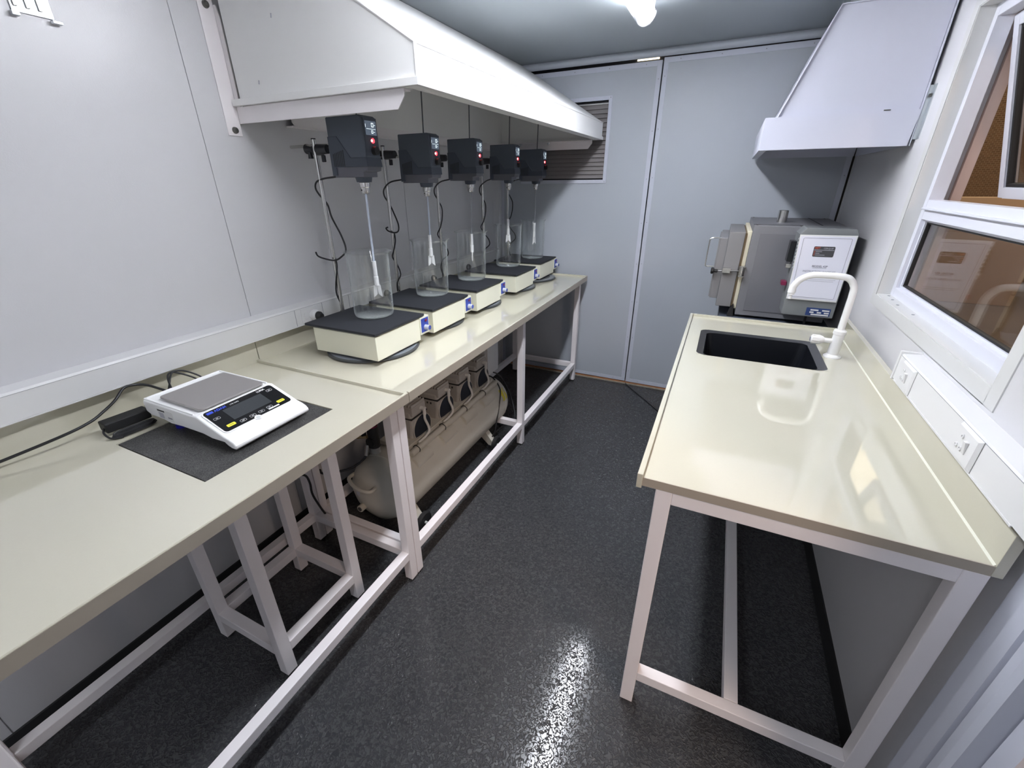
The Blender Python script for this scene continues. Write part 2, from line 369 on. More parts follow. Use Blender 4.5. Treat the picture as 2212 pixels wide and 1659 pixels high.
def cdoor(name, x0, x1, z0, z1, vent=None):
    r = struct(MB().box(x0, x1, 0.0, 0.05, z0, z1) if not vent else
               MB().box(x0, vent[0], 0, 0.05, z0, z1).box(vent[1], x1, 0, 0.05, z0, z1).box(vent[0], vent[1], 0, 0.05, z0, vent[2]).box(vent[0], vent[1], 0, 0.05, vent[3], z1), name, door_m)
    w = 0.03; t = -0.002
    f = MB().box(x0, x0+w, t, 0.002, z0, z1).box(x1-w, x1, t, 0.002, z0, z1).box(x0+w, x1-w, t, 0.002, z0, z0+w).box(x0+w, x1-w, t, 0.002, z1-w, z1)
    struct(f, 'door_flashing', flash_m, parent=r, bevel=0.0008)
    rv = MB()
    for i in range(8):
        z = z0+0.1+i*(z1-z0-0.2)/7
        for x in (x0+w/2, x1-w/2): rv.cyl((x, t, z), (x, t-0.0015, z), 0.0028, n=8)
    for i in range(5):
        x = x0+0.1+i*(x1-x0-0.2)/4
        for z in (z0+w/2, z1-w/2): rv.cyl((x, t, z), (x, t-0.0015, z), 0.0028, n=8)
    struct(rv, 'rivets', grey_seam, parent=r)
    return r
VX0, VX1, VZ0, VZ1 = 0.24, 0.871, 1.590, 2.084
d1 = cdoor('door_1', 0.035, 1.1985, 0.024, 2.277, (VX0, VX1, VZ0, VZ1))
d2 = cdoor('door_2', 1.2065, 2.352, 0.022, 2.289)
# louvre vent in the left leaf
vt = thing('louvre_vent', (VX0, 0, VZ0), 'wide grey-brown slatted louvre vent set in the left leaf of the far doors', 'vent')
f = 0.024
MB().box(VX0-f, VX0, -0.006, 0.03, VZ0-f, VZ1+f).box(VX1, VX1+f, -0.006, 0.03, VZ0-f, VZ1+f).box(VX0, VX1, -0.006, 0.03, VZ0-f, VZ0).box(VX0, VX1, -0.006, 0.03, VZ1, VZ1+f).build('vent_frame', flash_m, vt, 0.001)
n = 17; pitch = (VZ1-VZ0-0.03)/n
for i in range(n):
    z = VZ0+0.008+i*pitch
    MB().prism([(0.006, z+0.0015), (0.008, z), (0.020, z+pitch*0.96), (0.018, z+pitch*0.99)], 'X', VX0, VX1).build('slat', vent_m, vt)
MB().box(VX0, VX1, 0.004, 0.03, VZ1-0.022, VZ1-0.014).build('top_rail', steel_m, vt)
MB().box(VX0, VX1, 0.036, 0.04, VZ0, VZ1).build('backing', seam_m, vt)
for z in (VZ0-0.014, VZ1+0.014): MB().cyl((VX1+0.012, -0.006, z), (VX1+0.012, -0.009, z), 0.003).build('screw', grey_seam, vt)

# ---- window
wt = struct(MB(), 'window_1', cream_trim) if False else None
mb = MB(); T = 0.044; xt = XR-0.003
mb.box(xt, XR+0.002, WY1, WY1+T, WZ0-T, WZ1+T).box(xt, XR+0.002, WY0-T, WY0, WZ0-T, WZ1+T).box(xt, XR+0.002, WY0, WY1, WZ0-T, WZ0).box(xt, XR+0.002, WY0, WY1, WZ1, WZ1+T)
mb.box(XR-0.001, XR+0.045, WY1-0.003, WY1, WZ0, WZ1).box(XR-0.001, XR+0.045, WY0, WY0+0.003, WZ0, WZ1).box(XR-0.001, XR+0.045, WY0, WY1, WZ0, WZ0+0.003).box(XR-0.001, XR+0.045, WY0, WY1, WZ1-0.003, WZ1)
win = struct(mb, 'window_1', cream_trim, 0.0008)
FX0, FX1 = XR+0.042, XR+0.085
fw = 0.034; MZ0, MZ1 = 1.440, 1.508
mb = MB().box(FX0, FX1, WY1-0.036, WY1-0.003, WZ0+0.003, WZ1-0.003).box(FX0, FX1, WY0+0.003, WY0+0.036, WZ0+0.003, WZ1-0.003)
mb.box(FX0, FX1, WY0+0.036, WY1-0.036, WZ0+0.003, WZ0+0.038).box(FX0, FX1, WY0+0.036, WY1-0.036, WZ1-0.04, WZ1-0.003)
mb.box(FX0, FX1, WY0+0.036, WY1-0.036, MZ0, MZ1)
mb.box(FX0-0.012, FX0, WY0+0.036, WY1-0.036, MZ0+0.035, MZ0+0.041)
# inner bead
for z0, z1 in ((WZ0+0.038, MZ0),):
    mb.box(FX0+0.012, FX1-0.01, WY1-0.046, WY1-0.036, z0, z1).box(FX0+0.012, FX1-0.01, WY0+0.036, WY0+0.046, z0, z1)
mb.box(FX0+0.012, FX1-0.01, WY0+0.046, WY1-0.046, WZ0+0.038, WZ0+0.046).box(FX0+0.012, FX1-0.01, WY0+0.046, WY1-0.046, MZ0-0.008, MZ0)
struct(mb, 'window_frame', alu_m, 0.0015, win)
mb = MB(); g = 0.006; gx0, gx1 = FX0+0.018, FX1-0.012
a0, a1, b0, b1 = WY0+0.046, WY1-0.046, WZ0+0.046, MZ0-0.008
mb.box(gx0, gx1, a0, a0+g, b0, b1).box(gx0, gx1, a1-g, a1, b0, b1).box(gx0, gx1, a0, a1, b0, b0+g).box(gx0, gx1, a0, a1, b1-g, b1)
struct(mb, 'gasket', rubber_m, 0, win)
struct(MB().box(gx0+0.006, gx0+0.010, a0, a1, b0, b1), 'pane', pane_m, 0, win)
# top-hung sash pushed open
sa = math.radians(15.5); hx, hz = FX1-0.004, WZ1-0.045; L = hz-MZ1+0.012
def sp_(y, d, t): return (hx+d*math.sin(sa)+t*math.cos(sa), y, hz-d*math.cos(sa)+t*math.sin(sa))
def slab(mb, y0, y1, d0, d1, t0, t1):
    vs = [sp_(y, d, t) for t in (t0, t1) for d in (d0, d1) for y in (y0, y1)]
    mb.add(vs, [(0, 2, 3, 1), (4, 5, 7, 6), (0, 1, 5, 4), (2, 6, 7, 3), (0, 4, 6, 2), (1, 3, 7, 5)])
sy0, sy1 = WY0+0.04, WY1-0.04
mb = MB(); slab(mb, sy0, sy0+0.034, 0, L, 0, 0.034); slab(mb, sy1-0.034, sy1, 0, L, 0, 0.034); slab(mb, sy0+0.034, sy1-0.034, 0, 0.034, 0, 0.034); slab(mb, sy0+0.034, sy1-0.034, L-0.034, L, 0, 0.034)
struct(mb, 'sash', alu_m, 0.0015, win)
mb = MB(); slab(mb, sy0+0.034, sy0+0.044, 0.034, L-0.034, 0.006, 0.024); slab(mb, sy1-0.044, sy1-0.034, 0.034, L-0.034, 0.006, 0.024); slab(mb, sy0+0.034, sy1-0.034, L-0.044, L-0.034, 0.006, 0.024); slab(mb, sy0+0.034, sy1-0.034, 0.034, 0.044, 0.006, 0.024)
struct(mb, 'sash_gasket', rubber_m, 0, win)
mb = MB(); slab(mb, sy0+0.04, sy1-0.04, 0.04, L-0.04, 0.014, 0.018)
struct(mb, 'sash_pane', pane_m, 0, win)
# outside reveal of the container sheet
struct(MB().box(XO, XO+0.03, WY1-0.02, WY1+0.09, WZ0-0.05, WZ1+0.05).box(XO, XO+0.03, WY0-0.09, WY0+0.02, WZ0-0.05, WZ1+0.05).box(XO, XO+0.03, WY0, WY1, WZ0-0.06, WZ0+0.004).box(XO, XO+0.03, WY0, WY1, WZ1, WZ1+0.05), 'outer_reveal', warm_ext, 0, win)
# little grit on the sill
gr = MB()
for y, x in ((-1.32, 0.024), (-1.245, 0.03), (-1.41, 0.018), (-1.55, 0.027)): gr.sphere((XR+x, y, WZ0+0.004), 0.0035, 1.6, 0.9, 0.4, 8)
struct(gr, 'grit', grey_seam, 0, win)

# ---- hall outside
struct(MB().box(2.5, 22, -16, 14, -0.5, -0.35), 'floor_hall', concrete_m)
struct(MB().box(-6, 22, 9.0, 9.3, -0.35, 5.3), 'wall_hall_far', brick_m)
struct(MB().box(16, 16.3, -16, 9, -0.35, 6.0), 'wall_hall_side', brick_m)
mb = MB(); 
for i in range(60):
    x0 = -2+i*0.3; mb.prism([(x0, 5.3), (x0+0.15, 5.38), (x0+0.3, 5.3), (x0+0.3, 5.33), (x0+0.15, 5.41), (x0, 5.33)], 'Y', -16, 9.2)
struct(mb, 'ceiling_hall', roof_m)
struct(MB().box(4.4, 7.2, 4.0, 7.5, 5.27, 5.29), 'window_hall_skylight', sky_m)
t = thing('roof_truss', (3, 7.6, 4.6), 'dark steel roof truss in the brick hall outside the window', 'beam')
MB().box(2.6, 16, 7.55, 7.65, 4.55, 4.65).build('lower_chord', roof_m, t)
for i in range(7): MB().tube([(2.8+i*1.6, 7.6, 4.6), (3.6+i*1.6, 7.6, 5.25), (4.4+i*1.6, 7.6, 4.6)], 0.03, 6, 1).build('web', roof_m, t)
tag(MB().box(6.6, 8.1, 3.0, 4.1, -0.35, 0.75).build('crate', mat('crate_wood', (0.25, 0.15, 0.09), 0.8), None, 0.01), 'brown wooden crate on the hall floor seen through lower window pane', 'crate')
tag(MB().box(4.4, 6.2, 6.4, 6.6, -0.35, 1.3).build('board', mat('board_tan', (0.45, 0.32, 0.22), 0.8), None, 0.01), 'tan board leaning upright on the hall floor outside the window', 'board')

# ================================================================== CEILING LAMP(S)
def ceil_lamp(y0, y1, label, lm):
    x = 1.230; t = thing('ceiling_lamp', (x, (y0+y1)/2, ZC), label, 'lamp', 'batten lamps on the ceiling')
    MB().box(x-0.045, x+0.045, y0+0.01, y1-0.01, ZC-0.03, ZC).build('body', pvc_m, t, 0.004)
    MB().box(x-0.047, x+0.047, y0+0.012, y1-0.022, ZC-0.050, ZC-0.036).build('led_board', lm, t, 0.003)
    pr = [(x-0.052, ZC-0.03)]+[(x+0.052*math.cos(a), ZC-0.036-0.052*math.sin(a)) for a in [PI*i/14 for i in range(14, -1, -1)]]+[(x+0.052, ZC-0.03)]
    m = MB(); k = len(pr)
    m.add([(p[0], y0, p[1]) for p in pr]+[(p[0], y1, p[1]) for p in pr], [(i, i+1, k+i+1, k+i) for i in range(k-1)], True)
    m.add([(p[0], y0, p[1]) for p in pr], [tuple(range(k))]); m.add([(p[0], y1, p[1]) for p in pr], [tuple(range(k))])
    m.build('diffuser', diff_m, t)
    MB().tube([(x-0.05, y1-0.004, ZC-0.04), (x-0.03, y1+0.004, ZC-0.075), (x, y1+0.006, ZC-0.088), (x+0.03, y1+0.004, ZC-0.075), (x+0.05, y1-0.004, ZC-0.04)], 0.004, 8, 4).build('end_clip', diff_m, t)
    return t
ceil_lamp(-2.70, -0.88, 'white batten lamp with clear ribbed diffuser glowing on the ceiling near the doors', lamp_m)
ceil_lamp(-5.5, -4.1, 'white batten lamp with clear ribbed diffuser on the ceiling behind the camera', lamp_dim)

# ================================================================== LEFT BENCHES
LX, LB = 0.824, 0.030       # front edge, back of upstand
def legframe(parent, x0, x1, ys, z1, back_x, wy=0.038, rail_z=0.13, ends=True):
    """x0,x1 outer faces of front legs; ys list of leg y starts"""
    w = 0.038
    for y in ys:
        MB().box(x1-w, x1, y, y+wy, 0.012, z1).build('leg', frame_m, parent, 0.002)
        MB().cyl((x1-w/2, y+wy/2, 0), (x1-w/2, y+wy/2, 0.014), 0.014, n=14).build('foot', rubber_m, parent)
        MB().box(back_x, back_x+w, y, y+wy, 0.012, z1).build('leg', frame_m, parent, 0.002)
        MB().cyl((back_x+w/2, y+wy/2, 0), (back_x+w/2, y+wy/2, 0.014), 0.014, n=14).build('foot', rubber_m, parent)
        MB().box(back_x+w, x1-w, y+0.002, y+wy-0.002, rail_z, rail_z+w).build('cross_rail', frame_m, parent, 0.002)
        MB().box(back_x+w, x1-w, y+0.002, y+wy-0.002, z1-w, z1-0.001).build('top_rail', frame_m, parent, 0.002)
    for a, b in zip(ys[:-1], ys[1:]):
        MB().box(x1-w+0.001, x1-0.001, a+wy, b, rail_z, rail_z+w).build('long_rail', frame_m, parent, 0.002)
        MB().box(back_x+0.001, back_x+w-0.001, a+wy, b, rail_z, rail_z+w).build('long_rail', frame_m, parent, 0.002)
        MB().box(back_x+0.001, back_x+w-0.001, a+wy, b, z1-w, z1-0.001).build('top_rail', frame_m, parent, 0.002)
def bench_top(parent, x0, x1, y0, y1, hole=None, lip0=True, lip1=True, front=True):
    zs, ze = 0.888, 0.900
    m = MB()
    if hole:
        a, b, c, d = hole
        m.box(x0, a, y0, y1, 0.864, zs).box(b, x1, y0, y1, 0.864, zs).box(a, b, y0, c, 0.864, zs).box(a, b, d, y1, 0.864, zs)
    else: m.box(x0, x1, y0, y1, 0.864, zs)
    m.build('worktop', top_m, parent, 0)
    e = MB(); w = 0.010
    e.prism([(x1-0.001, 0.860), (x1+0.010, 0.860), (x1+0.010, ze-0.002), (x1+0.008, ze), (x1+0.002, ze), (x1-0.012, zs+0.0004)], 'Y', y0, y1)
    e.build('front_edge', top_m, parent, 0.0012)
    MB().box(x1+0.0095, x1+0.0108, y0, y1, 0.8605, ze-0.003).build('shaded_edge_face', edge_shade_m, parent)  # thin strip carrying the shade of the front face in its colour
    if lip0: MB().box(x0, x1, y0-0.006, y0+0.006, 0.862, ze).build('end_lip', top_m, parent, 0.0015)
    if lip1: MB().box(x0, x1, y1-0.012, y1, 0.862, ze).build('end_lip', top_m, parent, 0.0015)
    MB().box(XL+0.001, XL+0.016, y0, y1, 0.862, 0.985).build('upstand', top_m, parent, 0.001)
FX = LX-0.010
b1 = thing('laboratory_bench', (0.42, -2.99, 0), 'cream-topped white-framed bench nearest the camera, holding the balance on a granite slab', 'table', 'wall benches along the left side')
HOLE = (0.232, 0.654, -3.020, -2.583)
bench_top(b1, XL+0.001, FX, -3.60, -2.3905, HOLE, True, True)
legframe(b1, 0.2, 0.79, [-3.545, -2.462], 0.862, 0.205)
b2 = thing('laboratory_bench', (0.42, -1.22, 0), 'long cream-topped bench under the extraction hood, carrying five stirring stations', 'table', 'wall benches along the left side')
bench_top(b2, XL+0.001, FX, -2.3865, -0.060, None, False, True)
legframe(b2, 0.2, 0.79, [-2.420, -1.268, -0.145], 0.862, 0.205)

# anti-vibration stand with granite slab
st = thing('balance_stand', (0.44, -2.80, 0), 'white square steel stand under the near bench, free of it, holding the granite slab', 'stand')
sx0, sx1, sy0_, sy1_ = 0.275, 0.645, -2.985, -2.60; w = 0.04
for x in (sx0, sx1-w):
    for y in (sy0_, sy1_-w):
        MB().box(x, x+w, y, y+w, 0.02, 0.845).build('leg', frame_m, st, 0.002)
        MB().cyl((x+w/2, y+w/2, 0), (x+w/2, y+w/2, 0.022), 0.013, n=14).build('foot', rubber_m, st)
for z in (0.11, 0.805):
    MB().box(sx0+w, sx1-w, sy0_, sy0_+w, z, z+w).build('rail', frame_m, st, 0.002); MB().box(sx0+w, sx1-w, sy1_-w, sy1_, z, z+w).build('rail', frame_m, st, 0.002)
    MB().box(sx0, sx0+w, sy0_+w, sy1_-w, z, z+w).build('rail', frame_m, st, 0.002); MB().box(sx1-w, sx1, sy0_+w, sy1_-w, z, z+w).build('rail', frame_m, st, 0.002)
tag(MB().box(HOLE[0]+0.004, HOLE[1]-0.004, HOLE[2]+0.004, HOLE[3]-0.004, 0.846, 0.8865).build('granite_slab', granite_m, None, 0.001), 'speckled dark granite slab let into the near bench top under the balance', 'slab')

# ---------------- precision balance
bl = thing('precision_balance', (0.41, -2.79, 0.8865), 'white precision balance with steel pan and sloping black keypad on the granite slab', 'scale')
Y0, Y1 = -2.895, -2.635
prof = [(0.175, 0.925), (0.172, 0.958), (0.180, 0.966), (0.420, 0.966), (0.448, 0.968), (0.560, 0.927), (0.578, 0.923), (0.594, 0.916), (0.603, 0.908), (0.605, 0.900), (0.600, 0.895), (0.585, 0.8945), (0.568, 0.900), (0.556, 0.908), (0.50, 0.906), (0.46, 0.912), (0.36, 0.912), (0.30, 0.908), (0.26, 0.915), (0.20, 0.915)]
MB().prism(prof, 'Y', Y0, Y1).build('body', white_m, bl, 0.005, seg=3)
MB().box(0.176, 0.43, Y0+0.004, Y0+0.010, 0.962, 0.970).box(0.176, 0.43, Y1-0.010, Y1-0.004, 0.962, 0.970).box(0.176, 0.182, Y0+0.01, Y1-0.01, 0.962, 0.970).build('tray_rim', white_m, bl, 0.002)
pn = MB().prism(rrect(0.226, 0.438, Y0+0.024, Y1-0.022, 0.012), 'Z', 0.9705, 0.9775); pn.build('weighing_pan', pan_m, bl, 0.0015)
MB().cyl((0.33, -2.765, 0.962), (0.33, -2.765, 0.972), 0.05, n=20).build('pan_support', rubber_m, bl)
# sloping keypad plane
pa = Vector((0.4495, 0, 0.9690)); pb = Vector((0.5600, 0, 0.9275)); sd = (pb-pa).normalized(); sl = (pb-pa).length; nn = Vector((-sd.z, 0, sd.x)); nn = nn if nn.z > 0 else -nn
def kp(u, v, h=0.0): return Vector((0, Y0+0.012, 0)) + pa + Vector((0, u, 0)) + sd*v + nn*h     # u along Y, v down the slope
def kp_poly(pts, h0, h1):
    m = MB(); n = len(pts); m.add([kp(u, v, h0) for u, v in pts]+[kp(u, v, h1) for u, v in pts], [tuple(range(n))[::-1], tuple(range(n, 2*n))]+[(i, (i+1) % n, n+(i+1) % n, n+i) for i in range(n)]); return m
KW = Y1-Y0-0.024
fascia = rrect(0.004, KW-0.004, 0.004, sl-0.010, 0.010)
kp_poly(rrect(0, KW, 0, sl-0.006, 0.013), -0.001, 0.0018).build('keypad_rim', white_m, bl, 0.0008)
kd = kp_poly(fascia, 0.001, 0.0026).build('keypad', blk_gloss, bl)
kp_poly(rrect(0.052, KW-0.055, 0.024, sl-0.040, 0.002), 0.0024, 0.0030).build('display', lcd_m, kd)
for u0 in (0.020, KW-0.046): kp_poly(rrect(u0, u0+0.026, sl-0.034, sl-0.023, 0.003), 0.0024, 0.0032).build('key', yellow_m, kd)
for u0 in (0.020, KW-0.046): kp_poly([(u0+0.006, sl-0.0292), (u0+0.020, sl-0.0292), (u0+0.020, sl-0.0278), (u0+0.006, sl-0.0278)], 0.003, 0.0035).build('key_print', ink_k, kd)
kp_poly(rrect(KW-0.086, KW-0.048, sl-0.0195, sl-0.0145, 0.0005), 0.0026, 0.0030).build('sticker', label_w, kd)
def ring_key(u, v, w_=0.019, h_=0.009):
    m = MB(); pts = rrect(u, u+w_, v, v+h_, 0.003, 3); m.tube([kp(a, b, 0.0027) for a, b in pts], 0.0004, 5, 1, True)
    m.tube([kp(u+0.006, v+h_/2, 0.0027), kp(u+w_-0.006, v+h_/2, 0.0027)], 0.0009, 5, 1); return m
mk = MB()
for u, v in ((0.012, 0.040), (0.058, sl-0.028), (0.090, sl-0.028), (0.120, sl-0.028), (0.150, sl-0.030), (KW-0.034, 0.022)): mk = merge(mk, ring_key(u, v))
mk.build('key_marks', ink_w, kd)
kp_poly([(0.105+0.011*math.cos(a), sl-0.008+0.009*math.sin(a)) for a in [2*PI*i/20 for i in range(20)]], 0.0, 0.0034).build('level_surround', white_m, bl)
kp_poly([(0.105+0.0065*math.cos(a), sl-0.007+0.0065*math.sin(a)) for a in [2*PI*i/20 for i in range(20)]], 0.0, 0.0044).build('level_bubble', mat('bubble', (0.62, 0.64, 0.63), 0.3), bl)
text_mb('ADAM', 0.013, kp(0.034, 0.0185, 0.0030), (0, 1, 0), -sd, bold=0.0003).build('brand_lettering', ink_b, kd)
kp_poly(rrect(0.012, 0.031, 0.0095, 0.0185, 0.001), 0.0024, 0.0030).build('brand_block', ink_b, kd)
text_mb('LTB 3602i', 0.0070, kp(0.083, 0.0175, 0.0030), (0, 1, 0), -sd).build('model_lettering', ink_w, kd)
text_mb('LUNA', 0.0105, kp(KW-0.060, 0.0165, 0.0030), (0, 1, 0), -sd, bold=0.0002).build('name_lettering', ink_w, kd)
MB().box(0.245, 0.325, Y0-0.0008, Y0+0.001, 0.918, 0.953).build('rating_label', label_w, bl)
lb = MB().box(0.248, 0.285, Y0-0.0012, Y0, 0.945, 0.950).build('label_print', ink_k, bl); MB().box(0.252, 0.276, Y0-0.0012, Y0, 0.922, 0.941).build('label_print', ink_lg, bl); MB().box(0.297, 0.318, Y0-0.0012, Y0, 0.927, 0.932).build('label_print', ink_g, bl)
for x, y, m_ in ((0.30, -2.87, bluefoot), (0.30, -2.66, bluefoot), (0.56, -2.87, rubber_m), (0.56, -2.66, rubber_m)):
    MB().cyl((x, y, 0.8865), (x, y, 0.896), 0.016, n=18).cyl((x, y, 0.896), (x, y, 0.912), 0.006, n=10).build('foot', m_, bl)
# balance adapter and leads
ad = thing('power_adapter', (0.16, -2.94, 0.888), 'black laptop-style power adapter with bundled lead beside the balance', 'adapter')
MB().obox((0.150, -2.945, 0.915), 0.048, 0.120, 0.032, rz=math.radians(-4)).build('body', rubber_m, ad, 0.004)
for k in range(6):
    z = 0.894+0.003*(k % 3); dx = 0.008*(k//3)
    MB().tube([(0.200+dx, -3.005+k*0.003, z), (0.212+dx, -2.95, z+0.003), (0.207+dx, -2.895-k*0.003, z+0.002), (0.196+dx, -2.90, z+0.004), (0.193+dx, -2.95, z+0.006), (0.190+dx, -2.995, z+0.004)], 0.0022, 8, 5, True).build('lead_coil', cable_m, ad)
MB().tube([(0.150, -3.00, 0.915), (0.170, -3.015, 0.908), (0.196, -3.012, 0.894), (0.215, -2.99, 0.8925)], 0.003, 8, 6).build('lead', cable_m, ad)
MB().tube([(0.150, -2.89, 0.917), (0.15, -2.86, 0.926), (0.13, -2.80, 0.945), (0.10, -2.76, 0.985), (0.10, -2.74, 0.985), (0.13, -2.70, 0.95), (0.155, -2.715, 0.93), (0.172, -2.73, 0.93)], 0.003, 8, 6).build('lead', cable_m, ad)
MB().tube([(0.165, -2.80, 0.925), (0.14, -2.79, 0.945), (0.105, -2.775, 0.978), (0.09, -2.755, 0.990), (0.10, -2.72, 0.985), (0.13, -2.69, 0.96), (0.15, -2.68, 0.935), (0.172, -2.69, 0.925)], 0.003, 8, 6).build('lead', cable_m, ad)
tag(MB().tube([(0.055, -4.0, 0.893), (0.06, -3.5, 0.893), (0.085, -3.28, 0.905), (0.120, -3.10, 0.925), (0.120, -3.02, 0.935), (0.10, -2.97, 0.945), (0.09, -2.93, 0.962), (0.072, -2.89, 0.984), (0.068, -2.86, 0.982), (0.085, -2.83, 0.972), (0.13, -2.80, 0.945), (0.155, -2.78, 0.93), (0.165, -2.77, 0.92)], 0.0042, 10, 8).build('extension_lead', cable_m, None), 'thick black mains lead looping behind the balance along the left upstand', 'cord')

# ================================================================== TRUNKING + SOCKETS
tr = thing('cable_trunking', (0.04, -2.5, 1.03), 'white plastic cable trunking running along the left wall above the bench upstand', 'trunking')
MB().prism([(XL, 0.990), (0.062, 0.990), (0.067, 0.993), (0.067, 1.068), (0.063, 1.0745), (XL, 1.081)], 'Y', YB+0.02, -0.11).build('body', pvc_m, tr, 0.001)
MB().box(0.0655, 0.0685, YB+0.02, -0.11, 0.9885, 0.9925).build('lower_lip', pvc_m, tr)
MB().box(0.0664, 0.0674, YB+0.02, -0.11, 1.0662, 1.0672).build('seam', grey_seam, tr)
for y in (-2.193, -2.035, -1.86, -1.70, -1.22, -0.80): MB().box(0.0665, 0.0676, y-0.0012, y+0.0012, 0.993, 1.066).build('joint', grey_seam, tr)
def plug_socket(y, lab):
    s = thing('wall_socket', (0.0675, y, 1.03), lab, 'socket', 'sockets in the left trunking')
    MB().prism(rrect(y-0.058, y+0.058, 0.996, 1.064, 0.004), 'X', 0.0678, 0.0730).build('face_plate', pvc_m, s, 0.0015)
    MB().box(0.073, 0.0765, y-0.045, y-0.025, 1.015, 1.045).build('rocker_switch', pvc_m, s, 0.001)
    return s
def mains_plug(y, lab):
    q = thing('mains_plug', (0.074, y, 1.022), lab, 'plug', 'plugs along the left trunking')
    MB().lathe([(0, 0.0735), (0.026, 0.0735), (0.026, 0.080), (0.0255, 0.0815), (0.026, 0.083), (0.026, 0.089), (0.024, 0.094), (0.022, 0.100), (0, 0.100)], (0, y, 1.022), 'X', 24).build('adapter', pvc_m, q)
    MB().lathe([(0, 0.1005), (0.020, 0.1005), (0.020, 0.110), (0.016, 0.116), (0.012, 0.124), (0.0, 0.125)], (0, y, 1.022), 'X', 24).build('plug_body', rubber_m, q)
    return q
plug_socket(-2.105, 'white socket in the left trunking with a black plug, nearest the balance'); mains_plug(-2.095, 'round black plug in white adapter on the left trunking, nearest the balance')
for y, n_ in ((-1.62, 'behind the first and second stirring stations'), (-1.16, 'behind the third stirring station'), (-0.71, 'behind the fourth stirring station')):
    plug_socket(y, 'white socket plate in the left trunking '+n_); mains_plug(y+0.01, 'black plug in white adapter on the left trunking '+n_)

tr2 = thing('cable_trunking', (2.34, -2.2, 1.04), 'white plastic cable trunking with two sockets below the window', 'trunking')
TX = 2.317
MB().prism([(XR, 1.001), (TX+0.003, 1.001), (TX, 1.004), (TX, 1.081), (TX+0.003, 1.085), (XR, 1.089)], 'Y', -2.64, -1.818).build('body', pvc_m, tr2, 0.001)
MB().box(TX-0.003, XR, -1.818, -1.806, 0.998, 1.092).build('end_cap', pvc_m, tr2, 0.001)
MB().box(TX-0.0012, TX+0.001, -2.55, -1.83, 0.9995, 1.0035).build('lower_lip', pvc_m, tr2)
MB().box(TX-0.0005, TX+0.001, -2.64, -1.82, 1.0795, 1.0805).build('seam', grey_seam, tr2)
def sock_r(y, lab):
    s = thing('wall_socket', (TX, y, 1.043), lab, 'socket', 'sockets in the window trunking')
    hw = 0.052
    m = MB(); m.add([(TX-0.001, y-hw, 1.003), (TX-0.001, y+hw, 1.003), (TX-0.001, y+hw, 1.081), (TX-0.001, y-hw, 1.081), (TX-0.007, y-hw+0.008, 1.009), (TX-0.007, y+hw-0.008, 1.009), (TX-0.007, y+hw-0.008, 1.075), (TX-0.007, y-hw+0.008, 1.075)],
                   [(0, 1, 2, 3), (4, 5, 6, 7), (0, 1, 5, 4), (1, 2, 6, 5), (2, 3, 7, 6), (3, 0, 4, 7)]); m.build('face_plate', pvc_m, s, 0.001)
    for dy, dz in ((0.014, 0.016), (0.024, -0.010), (0.004, -0.010)):
        MB().lathe([(0.0028, 0), (0.0048, 0), (0.0052, -0.0022), (0.0030, -0.0028), (0.0026, -0.0005)], (TX-0.007, y+dy, 1.043+dz), 'X', 16).build('pin_hole', pvc_m, s)
        MB().cyl((TX-0.0072, y+dy, 1.043+dz), (TX-0.0078, y+dy, 1.043+dz), 0.0028, n=12).build('pin_hole', ink_lg, s)
    MB().prism([(TX-0.007, 1.028), (TX-0.0085, 1.028), (TX-0.014, 1.058), (TX-0.007, 1.058)], 'Y', y-0.018, y-0.006).build('rocker_switch', pvc_m, s, 0.0008)
sock_r(-1.915, 'white three-pin switched socket in the window trunking, nearest the sink'); sock_r(-2.325, 'white three-pin switched socket in the window trunking, nearest the camera')

# ================================================================== EXTRACTION HOODS
hd = thing('extraction_hood', (0.45, -1.12, 1.849), 'large white sloping extraction hood over the long left bench', 'hood')
HX, HN, HF, HB0, HT = 0.848, -2.217, -0.034, 1.849, 1.948; xb = 0.062; xs = 0.23; zt = ZC-0.004
for y in (HN, HF):
    MB().add([(xb, y, HB0), (HX, y, HB0), (HX, y, HT), (xs, y, zt), (xb, y, zt)], [(0, 1, 2, 3, 4)]).build('side_panel', hood_m, hd, solid=0.003)
MB().quad((HX, HN, HB0), (HX, HF, HB0), (HX, HF, HT), (HX, HN, HT)).build('front_band', hood_m, hd, solid=0.003)
MB().quad((HX, HN, HT), (HX, HF, HT), (xs, HF, zt), (xs, HN, zt)).build('sloping_panel', hood_m, hd, solid=0.003)
MB().quad((xb, HN, HB0-0.01), (xb, HF, HB0-0.01), (xb, HF, zt), (xb, HN, zt)).build('back_panel', hood_m, hd, solid=0.003)
MB().box(0.001+XL+0.006, HX+0.010, HN-0.010, HN+0.004, 1.843, 1.864).box(HX-0.004, HX+0.010, HN, HF+0.004, 1.843, 1.864).box(xb, HX, HF-0.01, HF+0.004, 1.843, 1.864)\
    .box(HX-0.045, HX, HN, HF, 1.843, 1.846).box(0.05, HX-0.045, HN, HN+0.04, 1.843, 1.846).box(0.05, HX-0.045, HF-0.04, HF, 1.843, 1.846).build('rim', hood_m, hd, 0.001)
MB().tube([(HX+0.0015, HN, 1.864), (HX+0.0015, HN, HT)], 0.005, 8, 1).build('corner_bead', hood_m, hd)
MB().tube([(HX+0.001, HN, HT), (xs, HN, zt)], 0.005, 8, 1).build('edge_bead', hood_m, hd)
MB().tube([(HX+0.001, HN, HT), (HX+0.001, HF, HT)], 0.0035, 8, 1).build('edge_bead', hood_m, hd)
MB().box(XL+0.001, 0.058, -2.0, HF-0.002, 1.795, 1.80).prism([(-2.0, 1.812), (-1.985, 1.797), (HF-0.002, 1.797), (HF-0.002, 1.840), (-2.0, 1.840)], 'X', 0.054, 0.058).build('wall_rail', frame_m, hd, 0.001)
dm = MB()
